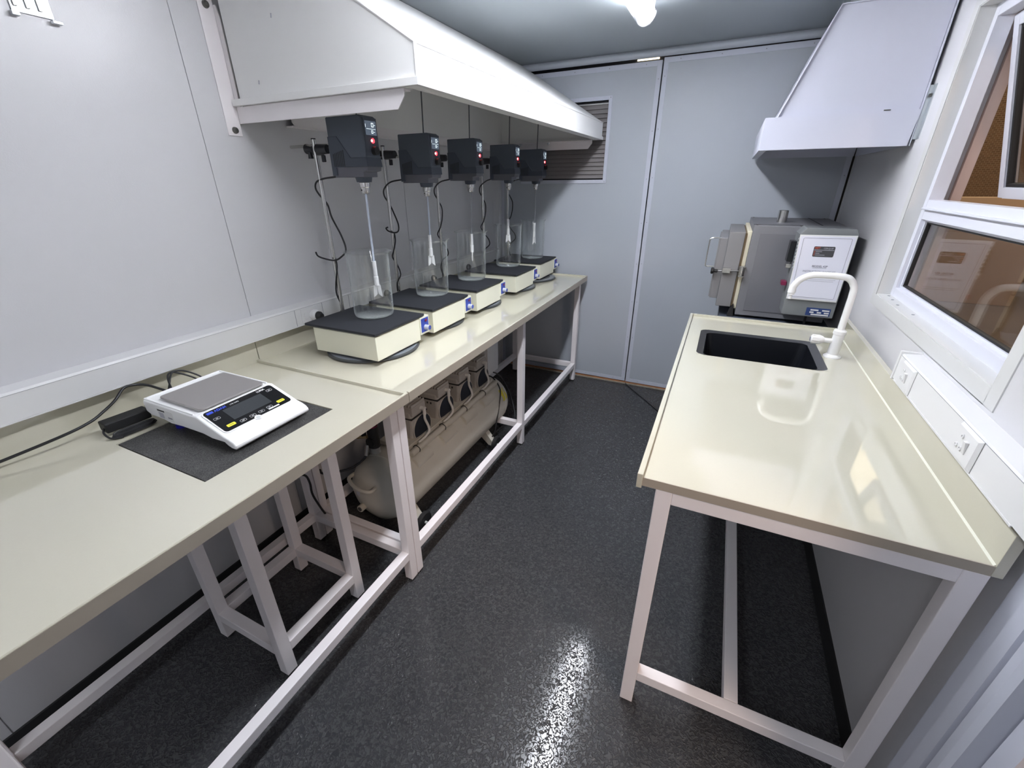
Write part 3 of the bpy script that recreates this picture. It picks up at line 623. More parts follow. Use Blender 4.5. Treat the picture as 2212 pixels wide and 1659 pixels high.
for x, y, z in ((0.18, HN-0.002, 1.905), (0.30, HN-0.002, 2.075)): dm.obox((x, y, z), 0.004, 0.002, 0.012, ry=0.2)
dm.build('rivet_hole', ink_lg, hd)
def bracket(y, s, lab):
    b = thing('wall_bracket', (0.02, y, 1.80), lab, 'bracket', 'angle brackets carrying the big hood')
    yo = -0.004*s
    ya, yb = (y-0.055, y) if s > 0 else (y, y+0.055)
    m = MB().box(XL, XL+0.005, ya, yb, 1.747, ZC-0.01); m.build('wall_plate', frame_m, b, 0.001)
    MB().prism([(XL+0.005, 1.842), (0.043, 1.842), (0.043, 2.105), (0.032, 2.14), (XL+0.005, 2.14)], 'Y', min(y, y-yo), max(y, y-yo)).build('web', frame_m, b)
    MB().prism([(XL+0.005, 1.788), (0.765, 1.788), (0.793, 1.822), (0.793, 1.838), (XL+0.005, 1.838)], 'Y', min(y, y-yo), max(y, y-yo)).build('arm', frame_m, b, 0.001)
    MB().box(XL+0.005, 0.793, *sorted((y, y+0.035*s)), 1.837, 1.842).build('arm_flange', frame_m, b)
    for z in (1.765, 2.135):
        MB().lathe([(0, 0.012), (0.006, 0.0115), (0.010, 0.008), (0.0115, 0.002), (0.0115, 0)], (XL+0.005, (ya+yb)/2, z), 'X', 14).build('bolt', bolt_m, b)
    for x in (0.25, 0.47):
        MB().lathe([(0, -0.016), (0.004, -0.016), (0.004, -0.008), (0.009, -0.008), (0.009, -0.0035), (0.015, -0.003), (0.015, 0)], (x, y+0.018*s, 1.836), 'Z', 6).build('bolt', zinc_m, b)
bracket(-2.212, 1, 'white steel angle bracket holding up the near end of the big hood')
bracket(-0.075, -1, 'white steel angle bracket under the far end of the big hood, near the vent')

h2 = thing('extraction_hood', (2.1, -0.52, 1.70), 'smaller white extraction hood over the furnace in the right corner', 'hood')
GX, GR, GN, GF, GB, GT = 1.822, 2.350, -1.011, -0.055, 1.698, 1.822
for y in (GN, GF):
    MB().add([(GX, y, GB), (GR-0.005, y, GB), (GR+0.003, y, GT), (GX, y, GT)], [(0, 1, 2, 3)]).build('side_band', hood2_m, h2, solid=0.003)
    MB().add([(GX+0.045, y+(0.016 if y == GN else -0.016), GT), (GR, y+(0.016 if y == GN else -0.016), GT), (GR, y+(0.016 if y == GN else -0.016), 2.19), (2.002, y+(0.016 if y == GN else -0.016), 2.19)], [(0, 1, 2, 3)]).build('side_panel', hood2_m, h2, solid=0.003)
MB().quad((GX, GN, GB), (GX, GF, GB), (GX, GF, GT), (GX, GN, GT)).build('front_band', hood2_m, h2, solid=0.003)
MB().quad((GX+0.045, GN+0.004, GT), (GX+0.045, GF-0.004, GT), (2.002, GF-0.004, 2.19), (2.002, GN+0.004, 2.19)).build('sloping_panel', hood2_m, h2, solid=0.003)
MB().quad((GX, GN, GT), (GR, GN, GT), (GR, GN+0.016, GT), (GX, GN+0.016, GT)).quad((GX, GN+0.016, GT), (GX+0.047, GN+0.016, GT), (GX+0.047, GF, GT), (GX, GF, GT)).build('ledge', hood2_m, h2, solid=0.003)
MB().quad((2.002, GN+0.004, 2.19), (GR, GN+0.004, 2.19), (GR, GF-0.004, 2.19), (2.002, GF-0.004, 2.19)).build('top_panel', hood2_m, h2, solid=0.003)
MB().quad((GR+0.003, GN, GB), (GR+0.003, GF, GB), (GR+0.003, GF, 2.19), (GR+0.003, GN, 2.19)).build('back_panel', hood2_m, h2, solid=0.003)
MB().box(2.06, 2.33, -0.7, -0.35, 2.19, ZC).build('duct', zinc_m, h2)
MB().box(GX, GX+0.03, GN+0.002, GF-0.002, GB, GB+0.003).box(GX+0.03, GR-0.01, GN+0.002, GN+0.025, GB, GB+0.003).build('rim', hood2_m, h2)
MB().box(XR-0.003, XR, GN-0.035, GN+0.01, 1.72, 1.90).box(XR-0.012, XR-0.003, GN-0.004, GN+0.004, 1.72, 1.90).build('fixing_angle', zinc_m, h2)
MB().lathe([(0, -0.008), (0.006, -0.008), (0.007, 0)], (XR-0.003, GN-0.018, 1.865), 'X', 6).build('fixing_bolt', bolt_m, h2)
MB().obox((2.245, GN-0.002, 1.826), 0.022, 0.003, 0.004).build('rivet', bolt_m, h2)

# galvanised plate high on the left wall
gp = thing('steel_wall_plate', (0.02, -2.73, 1.98), 'ribbed galvanised plate fixed high on the left wall at the photo corner', 'bracket')
MB().box(XL+0.001, XL+0.004, -2.776, -2.690, 1.985, 2.20).build('plate', zinc_m, gp, 0.001)
for y in (-2.770, -2.745, -2.720): MB().box(XL+0.004, XL+0.009, y, y+0.008, 1.997, 2.20).build('rib', steel_m, gp, 0.001)
MB().box(XL+0.004, XL+0.016, -2.782, -2.766, 1.975, 1.985).build('tab', zinc_m, gp, 0.001); MB().box(XL+0.004, XL+0.018, -2.702, -2.680, 1.975, 1.982).build('tab', zinc_m, gp, 0.001)

# ================================================================== STIRRING STATIONS
ST = [  # beaker centre x, y, box near y, shaft x, head dz, sleeve top z
    (0.362, -2.005, -2.225, 0.405, 0.014, 1.271), (0.372, -1.550, -1.815, 0.388, -0.009, 1.334), (0.368, -1.110, -1.380, 0.384, 0.0, 1.296),
    (0.377, -0.590, -0.875, 0.382, 0.002, 1.344), (0.400, -0.190, -0.395, 0.418, -0.006, 1.289)]
ORD = ['nearest the balance', 'second from the balance', 'middle one of the row', 'fourth from the balance', 'farthest, by the vented door']
BX = [0.550, 0.549, 0.550, 0.566, 0.548]
def copy_tree(o, loc):
    c = o.copy(); COL.objects.link(c); c.location = loc
    def rec(src, dst):
        for ch in src.children:
            d = ch.copy(); COL.objects.link(d); d.parent = dst; rec(ch, d)
    rec(o, c); return c

# --- hotplate prototype (local: near-right bottom corner of the box = (0,0), z from bench)
def make_hotplate(ox, oy):
    z = 0.9015
    t = thing('hotplate', (ox, oy, z), '', 'hotplate', 'cream hotplates in a row on the long bench')
    MB().box(ox-0.345, ox, oy, oy+0.300, 0.912, 1.016).build('housing', hot_m, t, 0.0015)
    MB().box(ox-0.340, ox-0.004, oy+0.004, oy+0.296, 1.016, 1.022).build('top_seam', mat('seam_cream', (0.38, 0.37, 0.31), 0.5), t)
    MB().box(ox-0.385, ox+0.006, oy-0.007, oy+0.333, 1.022, 1.032).build('top_plate', plate_m, t, 0.0015)
    p = MB().box(ox-0.335, ox+0.004, oy+0.300, oy+0.368, 0.935, 1.018).build('control_box', hot_m, t, 0.0015)
    c = MB().box(ox+0.004, ox+0.0055, oy+0.306, oy+0.362, 0.945, 1.010).build('control_panel', blue_m, t)
    MB().cyl((ox+0.005, oy+0.336, 0.966), (ox+0.030, oy+0.336, 0.966), 0.0125, 0.0115, n=20).build('knob', mat('knob_grey', (0.55, 0.58, 0.66), 0.4), c)
    MB().cyl((ox+0.030, oy+0.336, 0.966), (ox+0.0305, oy+0.336, 0.966), 0.0108, n=20).build('knob_cap', blue_m, c)
    MB().box(ox+0.005, ox+0.008, oy+0.334, oy+0.350, 0.992, 1.003).build('switch', red_m, c, 0.001)
    for a, b in ((-0.32, 0.03), (-0.32, 0.27), (-0.03, 0.03), (-0.03, 0.27)): MB().cyl((ox+a, oy+b, z), (ox+a, oy+b, 0.913), 0.012, n=12).build('foot', rubber_m, t)
    MB().tube([(ox-0.34, oy+0.06, 0.96), (ox-0.365, oy+0.05, 0.955), (ox-0.375, oy+0.03, 0.93), (ox-0.365, oy+0.04, 0.905), (ox-0.39, oy+0.08, 0.897), (ox-0.42, oy+0.12, 0.90), (ox-0.45, oy+0.14, 0.95)], 0.0035, 8, 6).build('cord', cable_m, t)
    return t
hp0 = make_hotplate(0.550, -2.225)
hps = [hp0]
for i in range(1, 5): hps.append(copy_tree(hp0, (BX[i], ST[i][2], 0.9015)))
for i, t in enumerate(hps):
    t['label'] = 'cream hotplate with black top plate, '+ORD[i]
    if i == 4:
        for ch in t.children:
            pass
# --- beaker prototype
def make_beaker(cx, cy):
    z0 = 1.0325; t = thing('glass_beaker', (cx, cy, z0), '', 'beaker', 'tall glass beakers on the hotplates')
    R = 0.086; Ht = 0.284; prof = [(0.0, 0.003), (R-0.016, 0.003), (R-0.005, 0.008), (R-0.0012, 0.02), (R-0.0012, Ht-0.012), (R+0.003, Ht-0.004), (R+0.0085, Ht)]
    prof2 = [(R+0.0095, Ht-0.0008), (R+0.0045, Ht-0.006), (R+0.0012, Ht-0.015), (R+0.0012, 0.018), (R-0.003, 0.005), (R-0.014, 0.0), (0.0, 0.0)]
    n = 48; vs = []; P = prof+prof2
    for r, z in P:
        for k in range(n):
            a = 2*PI*k/n; rr = r
            if z > Ht-0.03: rr += 0.014*max(0, math.cos(a-0.5))**24*((z-(Ht-0.03))/0.03)
            vs.append((cx+rr*math.cos(a), cy+rr*math.sin(a), z0+z))
    MB().add(vs, [(j*n+k, j*n+(k+1) % n, (j+1)*n+(k+1) % n, (j+1)*n+k) for j in range(len(P)-1) for k in range(n)], True).build('vessel', beaker_m, t)
    # white enamel patch and graduation
    g = MB(); Rg = R+0.0018
    def patch(a0, a1, za, zb):
        m = 6; vs = [(cx+Rg*math.cos(a0+(a1-a0)*k/m), cy+Rg*math.sin(a0+(a1-a0)*k/m), z0+z) for z in (za, zb) for k in range(m+1)]
        g.add(vs, [(k, k+1, m+2+k, m+1+k) for k in range(m)])
    patch(0.55, 0.82, 0.085, 0.105)
    for k in range(5): patch(0.30, 0.42 if k % 2 else 0.50, 0.06+k*0.035, 0.0612+k*0.035)
    g.build('enamel_marks', mat('enamel', (0.6, 0.62, 0.60), 0.5), t)
    return t
bk0 = make_beaker(ST[0][0], ST[0][1]); bks = [bk0]+[copy_tree(bk0, (ST[i][0], ST[i][1], 1.0325)) for i in range(1, 5)]
for i, t in enumerate(bks): t['label'] = 'tall clear glass beaker on the hotplate '+ORD[i]

# --- retort stand prototype
def make_stand(rx, ry, bx, by):
    t = thing('retort_stand', (rx, ry, 0.8885), '', 'stand', 'retort stands behind the hotplates')
    MB().lathe([(0, 0.8885), (0.200, 0.8885), (0.207, 0.892), (0.207, 0.898), (0.200, 0.9010), (0, 0.9010)], (bx, by, 0), 'Z', 48).build('base', base_m, t)
    MB().lathe([(0.165, 0.9011), (0.165, 0.9014), (0.198, 0.9014), (0.198, 0.9011)], (bx, by, 0), 'Z', 48).build('base_ring', base2_m, t)
    MB().cyl((rx, ry, 0.900), (rx, ry, 1.745), 0.0088, n=18).build('rod', steel_m, t)
    MB().cyl((rx, ry, 1.745), (rx, ry, 1.749), 0.0092, n=18).build('rod_cap', rubber_m, t)
    c = MB().box(rx-0.020, rx+0.020, ry-0.006, ry+0.030, 1.688, 1.728).build('boss_head', bosshd_m, t, 0.005)
    MB().cyl((rx-0.016, ry+0.006, 1.712), (rx-0.052, ry+0.006, 1.712), 0.014, 0.019, n=20).build('clamp_knob', bosshd_m, c)
    MB().cyl((rx-0.030, ry, 1.700), (rx-0.030, ry, 1.676), 0.008, 0.011, n=12).build('clamp_screw', bosshd_m, c)
    MB().cyl((rx+0.02, ry-0.004, 1.708), (rx+0.075, ry-0.004, 1.708), 0.020, 0.017, n=20).build('clamp_sleeve', bosshd_m, c)
    MB().obox((rx+0.045, ry-0.004, 1.674), 0.020, 0.008, 0.026).build('wing_screw', bosshd_m, c, 0.003)
    return t
RX = [0.165, 0.142, 0.156, 0.180, 0.205]
rs0 = make_stand(RX[0], -2.005, 0.370, -2.045); rss = [rs0]
for i in range(1, 5):
    if i == 4: rss.append(copy_tree(rs0, (RX[i], ST[i][1]-0.04, 0.8885)))
    else: rss.append(copy_tree(rs0, (RX[i], ST[i][1], 0.8885)))
for i, t in enumerate(rss): t['label'] = 'steel rod retort stand with black clamp and round base, '+ORD[i]

# --- stirrer prototype; local origin: shaft axis, z = bottom of chuck
def make_stirrer(x, y, z):
    t = thing('overhead_stirrer', (x, y, z), '', 'stirrer', 'overhead stirrers hanging over the beakers')
    B = 1.585-1.527+z; 
    def q(px, pz): return (x+px, z+pz)
    hw = 0.040; fx = 0.064
    # main housing
    MB().prism([q(-0.115, 0.270), q(fx-0.014, 0.270), q(fx-0.002, 0.262), q(fx, 0.100), q(-0.115, 0.100)], 'Y', y-hw-0.004, y+hw).build('housing', motor_m, t, 0.004)
    MB().prism([q(-0.117, 0.205), q(-0.070, 0.205), q(-0.012, 0.130), q(fx+0.001, 0.130), q(fx+0.004, 0.098), q(-0.092, 0.098), q(-0.092, 0.068), q(-0.117, 0.068)], 'Y', y-hw-0.006, y+hw+0.002).build('side_cover', motor2_m, t, 0.002)
    for k in range(7): MB().box(x-0.100+k*0.0085, x-0.096+k*0.0085, y-hw-0.0068, y-hw-0.0055, z+0.10, z+0.145+0.002*k).build('vent_fin', bosshd_m, t)
    MB().prism([q(-0.110, 0.062), q(0.040, 0.062), q(0.040, 0.080), q(fx-0.002, 0.084), q(fx+0.001, 0.099), q(-0.095, 0.099)], 'Y', y-hw-0.002, y+hw-0.002).build('base_cover', motor3_m, t, 0.002)
    MB().lathe([(0, 0.066), (0.034, 0.066), (0.029, 0.044), (0, 0.044)], (x, y, z), 'Z', 24).build('collar', motor2_m, t)
    MB().lathe([(0, 0.045), (0.0205, 0.045), (0.0215, 0.040), (0.0210, 0.026), (0.0195, 0.024), (0.0170, 0.0235), (0.0175, 0.012), (0.0150, 0.003), (0.008, 0.0), (0, 0.0)], (x, y, z), 'Z', 24).build('chuck', steel_m, t)
    MB().cyl((x-0.004, y-0.0165, z+0.015), (x-0.004, y-0.0185, z+0.015), 0.0028, n=10).build('key_hole', ink_k, t)
    # front panel
    p = MB().box(x+fx, x+fx+0.0012, y-hw+0.002, y+hw-0.005, z+0.135, z+0.262).build('front_panel', motor2_m, t)
    X1 = x+fx+0.0013
    MB().box(X1, X1+0.0006, y-0.030, y+0.030, z+0.205, z+0.252).build('display', screen_m, p)
    mb = MB(); zz = z+0.231
    mb.box(X1+0.0006, X1+0.001, y-0.024, y+0.026, zz-0.006, zz-0.0048)
    for (a, b, c, d) in ((0.004, 0.016, 0.001, 0.003), (0.004, 0.016, 0.013, 0.015), (0.004, 0.0062, 0.001, 0.015), (0.0138, 0.016, 0.001, 0.015), (0.019, 0.026, 0.007, 0.0085), (-0.029, -0.0275, -0.001, 0.010),
                         (0.002, 0.011, -0.020, -0.0185), (0.002, 0.011, -0.011, -0.0095), (0.002, 0.0037, -0.020, -0.0095), (0.0093, 0.011, -0.020, -0.0095), (0.014, 0.021, -0.0155, -0.0142)):
        mb.box(X1+0.0006, X1+0.001, y+a, y+b, zz+c, zz+d)
    mb.build('digits', digit_m, p)
    MB().lathe([(0.0045, 0), (0.0085, 0), (0.0085, 0.0014), (0.0045, 0.0014), (0.0045, 0)], (X1, y+0.004, z+0.187), 'X', 22).build('button_ring', red_led, p)
    MB().cyl((X1, y-0.002, z+0.187), (X1+0.0016, y-0.002, z+0.187), 0.0042, n=12).build('button_glow', led_core, p)
    MB().cyl((X1, y+0.004, z+0.153), (X1+0.016, y+0.004, z+0.153), 0.0155, 0.0145, n=24).build('speed_knob', rubber_m, p)
    # mounting rod to the boss head
    MB().cyl((x-0.117, y, z+0.181), (XL+0.012, y, z+0.181), 0.0062, n=14).build('mounting_rod', steel_m, t)
    return t
mr = []
proto = make_stirrer(ST[0][3], ST[0][1], 1.527+ST[0][4])
mr.append(proto)
for i in range(1, 5): mr.append(copy_tree(proto, (ST[i][3], ST[i][1], 1.527+ST[i][4])))
for i, t in enumerate(mr): t['label'] = 'dark grey overhead stirrer with lit display and red button, '+ORD[i]
# shafts and cords differ from station to station
for i, t in enumerate(mr):
    x, y, dz, zs = ST[i][3], ST[i][1], ST[i][4], ST[i][5]; zc = 1.527+dz
    if i == 0: MB().cyl((x, y, zc+0.002), (x-0.006, y, zs), 0.0045, n=12).build('shaft', shaft_m, t)
    else: MB().cyl((x, y, zc+0.002), (x-0.004, y, zs), 0.0042 if i == 1 else 0.0030, n=12).build('shaft', shaft_m if i == 1 else mat('shaft_grey', (0.36, 0.38, 0.42), 0.35), t)
    MB().cyl((x+0.004, y, zc+0.26), (x+0.010, y, 1.99), 0.0030, n=10).build('upper_shaft', mat('shaft_shaded', (0.10, 0.11, 0.12), 0.5), t)  # same shaft above the motor, coloured dark for the shade under the hood
    xx = x-0.006
    s = MB().lathe([(0, 0.004), (0.0085, 0.004), (0.0085, -0.060), (0.0105, -0.062), (0.0105, -0.100), (0, -0.100)], (xx, y, zs), 'Z', 16).build('paddle_sleeve', ptfe_m, t)
    a = (0.65, 0.80, 2.0, 0.72, 1.25)[i]
    m = MB()
    for sgn in (-1, 1):
        dx, dy = math.cos(a)*sgn, math.sin(a)*sgn; nx, ny = -math.sin(a)*0.0015, math.cos(a)*0.0015
        pts = [(0.0, -0.096), (0.015, -0.099), (0.0185, -0.152), (0.002, -0.138)]
        vs = [(xx+r*dx+k*nx, y+r*dy+k*ny, zs+h) for k in (-1, 1) for r, h in pts]
        m.add(vs, [(0, 1, 2, 3), (4, 5, 6, 7), (0, 1, 5, 4), (1, 2, 6, 5), (2, 3, 7, 6), (3, 0, 4, 7)])
    m.build('paddle_blade', ptfe_m, t)
    rx = RX[i]; b = ST[i][3]-0.115
    if i == 0:
        P = [(b+0.0, y, 1.612), (b-0.03, y-0.01, 1.606), (0.185, y, 1.600), (0.155, y-0.012, 1.588), (0.145, y-0.014, 1.565), (0.150, y-0.006, 1.54), (0.170, y+0.012, 1.50), (0.185, y+0.01, 1.447), (0.228, y+0.006, 1.372), (0.247, y, 1.314), (0.231, y-0.02, 1.285), (0.199, y-0.03, 1.271), (0.140, y-0.03, 1.275), (0.10, y-0.028, 1.284), (0.082, y-0.02, 1.298)]
        Q = [(0.158, y+0.012, 1.285), (0.182, y-0.004, 1.255), (0.184, y-0.012, 1.22), (0.166, y-0.014, 1.16), (0.158, y-0.012, 1.11), (0.166, y-0.002, 1.05), (0.150, y-0.01, 1.01)]
    else:
        rnd = random.Random(40+i); k = rnd.uniform
        P = [(b, y+0.002, 1.600), (b-0.03, y, 1.596), (rx+0.03, y-0.006, 1.585), (rx-0.008, y-0.014, 1.555), (rx-0.016, y-0.010, 1.52), (rx-0.006, y+0.012, 1.48), (rx+0.016, y+0.01, 1.44), (rx+(0.046 if i == 1 else 0.020), y, 1.385)]
        if i == 1: P += [(rx+0.050, y-0.01, 1.352), (rx+0.03, y-0.02, 1.343), (rx-0.01, y-0.018, 1.350), (rx-0.030, y-0.01, 1.362), (rx-0.016, y-0.012, 1.368)]
        else: P += [(rx+0.012, y-0.012, 1.335), (rx-0.012, y-0.014, 1.29), (rx-0.004, y+0.012, 1.25), (rx+0.006, y+0.012, 1.235)]
        Q = [(rx+0.004, y+0.012, 1.335), (rx+0.018, y-0.004, 1.30), (rx+0.010, y-0.014, 1.255), (rx-0.006, y-0.014, 1.215), (rx+0.002, y+0.010, 1.17), (rx+0.022, y+0.004, 1.12), (rx+0.006, y-0.014, 1.075), (rx+0.0, y-0.01, 1.03)] if i == 1 else \
            [(rx+0.006, y+0.012, 1.235), (rx+0.040, y+0.002, 1.205), (rx+0.046, y, 1.17), (rx+0.012, y-0.012, 1.135), (rx-0.006, y-0.014, 1.09), (rx+0.006, y-0.01, 1.04)]
    MB().tube(P, 0.0038, 8, 6).build('power_cord', cable_m, t)
    MB().tube(Q, 0.0038, 8, 6).build('power_cord', cable_m, t)

# ================================================================== COMPRESSOR
cp_ = thing('air_compressor', (0.48, -1.7, 0), 'four-pump silent air compressor on a long cream tank under the long bench', 'compressor')
ax, az, ar = 0.48, 0.252, 0.168
prof = [(0, -2.345), (0.05, -2.341), (0.10, -2.325), (0.140, -2.298), (0.160, -2.262), (ar, -2.225), (ar+0.003, -2.223), (ar+0.003, -2.216), (ar, -2.214), (ar, -1.214), (ar+0.003, -1.212), (ar+0.003, -1.205), (ar, -1.203), (0.160, -1.165), (0.140, -1.130), (0.10, -1.10), (0.05, -1.085), (0, -1.082)]
MB().lathe(prof, (ax, 0, az), 'Y', 48).build('tank', tank_m, cp_)
MB().cyl((ax-0.045, -2.330, az-0.055), (ax-0.045, -2.362, az-0.055), 0.017, n=18).build('drain_boss', tank_m, cp_)
MB().cyl((ax-0.045, -2.362, az-0.055), (ax-0.045, -2.364, az-0.055), 0.011, n=18).build('drain_plug', ink_k, cp_)
MB().obox((ax-0.055, -2.3385, az+0.020), 0.034, 0.002, 0.034).build('data_label', ink_lg, cp_)
MB().tube([(ax-0.12, -2.285, az+0.075), (ax-0.11, -2.335, az+0.080), (ax-0.03, -2.372, az+0.078), (ax+0.035, -2.362, az+0.072), (ax+0.04, -2.32, az+0.07)], 0.009, 10, 6).build('grab_handle', tank_m, cp_)
MB().box(ax-0.10, ax+0.075, -2.12, -1.22, az+ar-0.016, az+ar+0.006).build('mounting_plate', tank_m, cp_, 0.002)
MB().cyl((ax+0.100, -2.13, az+0.150), (ax+0.100, -1.22, az+0.150), 0.017, n=16).build('air_manifold', tank_m, cp_)
for k, y in enumerate((-2.085, -1.855, -1.630, -1.405)):
    m = MB(); n_ = 8
    a0, a1 = math.radians(30), math.radians(54)
    for (r0, r1) in ((ar-0.004, ar+0.016),):
        vs = []
        for yy, g_ in ((y-0.055, 0), (y-0.052, 1), (y+0.075, 1), (y+0.090, 0)):
            for j in range(n_+1):
                a = a0+(a1-a0)*j/n_; bulge = math.sin(PI*j/n_)**0.5*g_; r = r0+(r1-r0)*bulge
                vs.append((ax+r*math.cos(a), yy, az+r*math.sin(a)))
        m.add(vs, [(i*(n_+1)+j, i*(n_+1)+j+1, (i+1)*(n_+1)+j+1, (i+1)*(n_+1)+j) for i in range(3) for j in range(n_)], True)
    m.build('silencer_pad', tank_m, cp_)
    MB().tube([(ax+0.078, y+0.005, az+0.158), (ax+0.095, y+0.005, az+0.172), (ax+0.118, y+0.005, az+0.160), (ax+0.116, y+0.005, az+0.140)], 0.0022, 6, 5).build('cable_tie', rubber_m, cp_)
for k, y in enumerate((-1.985, -1.760, -1.545, -1.335)):
    z0 = az+ar-0.072; px = 0.47
    # rounded crankcase, split strap, finned head
    pb = MB().prism([(px-0.085, z0+0.10), (px-0.085, z0+0.225), (px+0.065, z0+0.225), (px+0.068, z0+0.14), (px+0.058, z0+0.06), (px+0.062, z0+0.0), (px-0.06, z0+0.0)], 'Y', y-0.062, y+0.062).build('pump', pump_m, cp_, 0.012)
    MB().box(px-0.088, px+0.072, y-0.065, y+0.065, z0+0.187, z0+0.193).build('strap', rubber_m, pb)
    for j in range(4): MB().obox((px-0.04+j*0.022, y-0.0625, z0+0.168), 0.008, 0.003, 0.010).build('cooling_slot', ink_k, pb)
    MB().box(px-0.075, px+0.075, y-0.058, y+0.050, z0+0.205, z0+0.250).build('cylinder_head', pump_m, pb, 0.004)
    for j in range(9): MB().box(px-0.07+j*0.017, px-0.064+j*0.017, y-0.056, y+0.048, z0+0.250, z0+0.264).build('cooling_fin', pump_m, pb, 0.001)
    MB().lathe([(0, 0.072), (0.045, 0.074), (0.068, 0.070), (0.072, 0.060)], (px, y+0.018, z0+0.112), 'X', 28).build('fan_opening', fan_m, pb)
    MB().lathe([(0.071, 0.058), (0.0745, 0.068), (0.072, 0.072), (0.069, 0.071)], (px, y+0.018, z0+0.112), 'X', 28).build('fan_ring', pump_m, pb)
    MB().lathe([(0, 0.105), (0.03, 0.104), (0.046, 0.097), (0.050, 0.062), (0, 0.06)], (px-0.01, y, z0+0.095), 'Y', 24).build('fan_cover', fan_m, pb)
    MB().cyl((px+0.075, y+0.012, z0+0.225), (px+0.100, y+0.012, z0+0.225), 0.010, n=12).cyl((px+0.094, y+0.012, z0+0.228), (px+0.094, y+0.012, z0+0.190), 0.0085, n=12).build('outlet_elbow', hose_m, pb)
    MB().tube([(px+0.094, y+0.012, z0+0.195), (px+0.094, y+0.012, z0+0.165), (px+0.106, y+0.018, z0+0.125), (px+0.108, y+0.016, z0+0.095), (px+0.10, y-0.01, z0+0.075), (px+0.095, y-0.06, z0+0.068)], 0.0065, 10, 6).build('air_hose', hose_m, pb)
    MB().cyl((px-0.03, y-0.063, z0+0.215), (px-0.03, y-0.066, z0+0.215), 0.004, n=10).build('head_bolt', hose_m, pb)
# wheels on brackets
for wx, wy in ((0.655, -2.18), (0.665, -1.40), (0.30, -2.18), (0.30, -1.40)):
    s = 1 if wx > 0.5 else -1
    w_ = MB().lathe([(0.030, -0.010), (0.048, -0.012), (0.055, -0.006), (0.055, 0.006), (0.048, 0.012), (0.030, 0.010), (0, 0.008)], (wx, wy, 0.055), 'X', 28).lathe([(0, -0.008), (0.030, -0.010)], (wx, wy, 0.055), 'X', 28).build('wheel', rubber_m, cp_)
    MB().cyl((wx+s*0.004, wy, 0.055), (wx+s*0.020, wy, 0.055), 0.007, n=12).tube([(wx+s*0.018, wy, 0.055), (wx+s*0.018, wy+0.004, 0.035)], 0.0015, 6, 1).build('axle_pin', hose_m, w_)
    MB().prism([(wx-s*0.014, 0.05), (wx-s*0.014, 0.075), (ax+s*0.115, az-0.105), (ax+s*0.075, az-0.14), (wx-s*0.045, 0.05)], 'Y', wy-0.02, wy+0.02).build('wheel_bracket', tank_m, cp_, 0.001)
# control cabinet, cable, warning label
eb = MB().box(0.315, 0.470, -1.160, -0.985, 0.395, 0.700).build('control_cabinet', pvc_m, cp_, 0.002)
MB().box(0.470, 0.486, -1.150, -0.995, 0.398, 0.696).build('cabinet_door', pvc_m, cp_, 0.002)
m = MB(); vs = []
for yy in (-1.245, -1.19):
    for j in range(7):
        a = math.radians(12+j*4.6); vs.append((ax+(ar+0.0012)*math.cos(a), yy+(0.006*math.sin(j)), az+(ar+0.0012)*math.sin(a)))
m.add(vs, [(j, j+1, 8+j, 7+j) for j in range(6)], True); m.build('warning_label', yel_lab, cp_)
MB().tube([(0.50, -1.20, 0.43), (0.56, -1.215, 0.425), (0.625, -1.25, 0.37), (0.645, -1.31, 0.28), (0.65, -1.36, 0.19), (0.645, -1.385, 0.12), (0.60, -1.39, 0.06), (0.56, -1.36, 0.012)], 0.0045, 8, 7).build('power_cable', cable_m, cp_)
MB().tube([(0.45, -1.10, 0.41), (0.52, -1.06, 0.38), (0.60, -1.07, 0.28), (0.69, -1.17, 0.19), (0.70, -1.20, 0.155), (0.66, -1.22, 0.12), (0.60, -1.27, 0.06), (0.57, -1.33, 0.012)], 0.0045, 8, 7).build('power_cable', cable_m, cp_)
# regulator group at the near end
rg = MB().cyl((0.43, -2.20, 0.45), (0.43, -2.20, 0.56), 0.026, n=20).build('regulator', rubber_m, cp_)
MB().cyl((0.43, -2.20, 0.560), (0.43, -2.20, 0.566), 0.0262, n=20).build('regulator_ring', red_m, rg)
MB().cyl((0.43, -2.20, 0.566), (0.43, -2.20, 0.62), 0.022, 0.02, n=20).build('regulator_knob', rubber_m, rg)
MB().cyl((0.43, -2.20, 0.42), (0.43, -2.20, 0.45), 0.024, n=20).build('filter_bowl', mat('bowl_grey', (0.35, 0.35, 0.34), 0.3), rg)
MB().cyl((0.43, -2.222, 0.485), (0.43, -2.23, 0.485), 0.024, n=20).cyl((0.385, -2.20, 0.525), (0.37, -2.215, 0.525), 0.026, n=18).build('pressure_gauge', rubber_m, rg)
MB().cyl((0.40, -2.21, 0.50), (0.25, -2.255, 0.49), 0.009, n=12).cyl((0.36, -2.22, 0.498), (0.31, -2.237, 0.494), 0.012, n=8).build('brass_coupling', brass_m, cp_)
MB().cyl((0.52, -2.18, 0.405), (0.50, -2.18, 0.515), 0.009, n=12).cyl((0.52, -2.18, 0.405), (0.52, -2.18, 0.418), 0.016, n=12).build('riser_pipe', hose_m, cp_)
MB().box(0.455, 0.485, -2.12, -2.09, 0.53, 0.62).build('pressure_switch', orange_m, cp_, 0.002)
MB().cyl((0.41, -2.225, 0.47), (0.405, -2.235, 0.415), 0.012, n=12).build('ball_valve', steel_m, cp_)
MB().tube([(0.405, -2.24, 0.415), (0.385, -2.26, 0.385), (0.33, -2.30, 0.35), (0.24, -2.36, 0.34), (0.19, -2.34, 0.33)], 0.006, 8, 7).build('outlet_hose', cable_m, cp_)
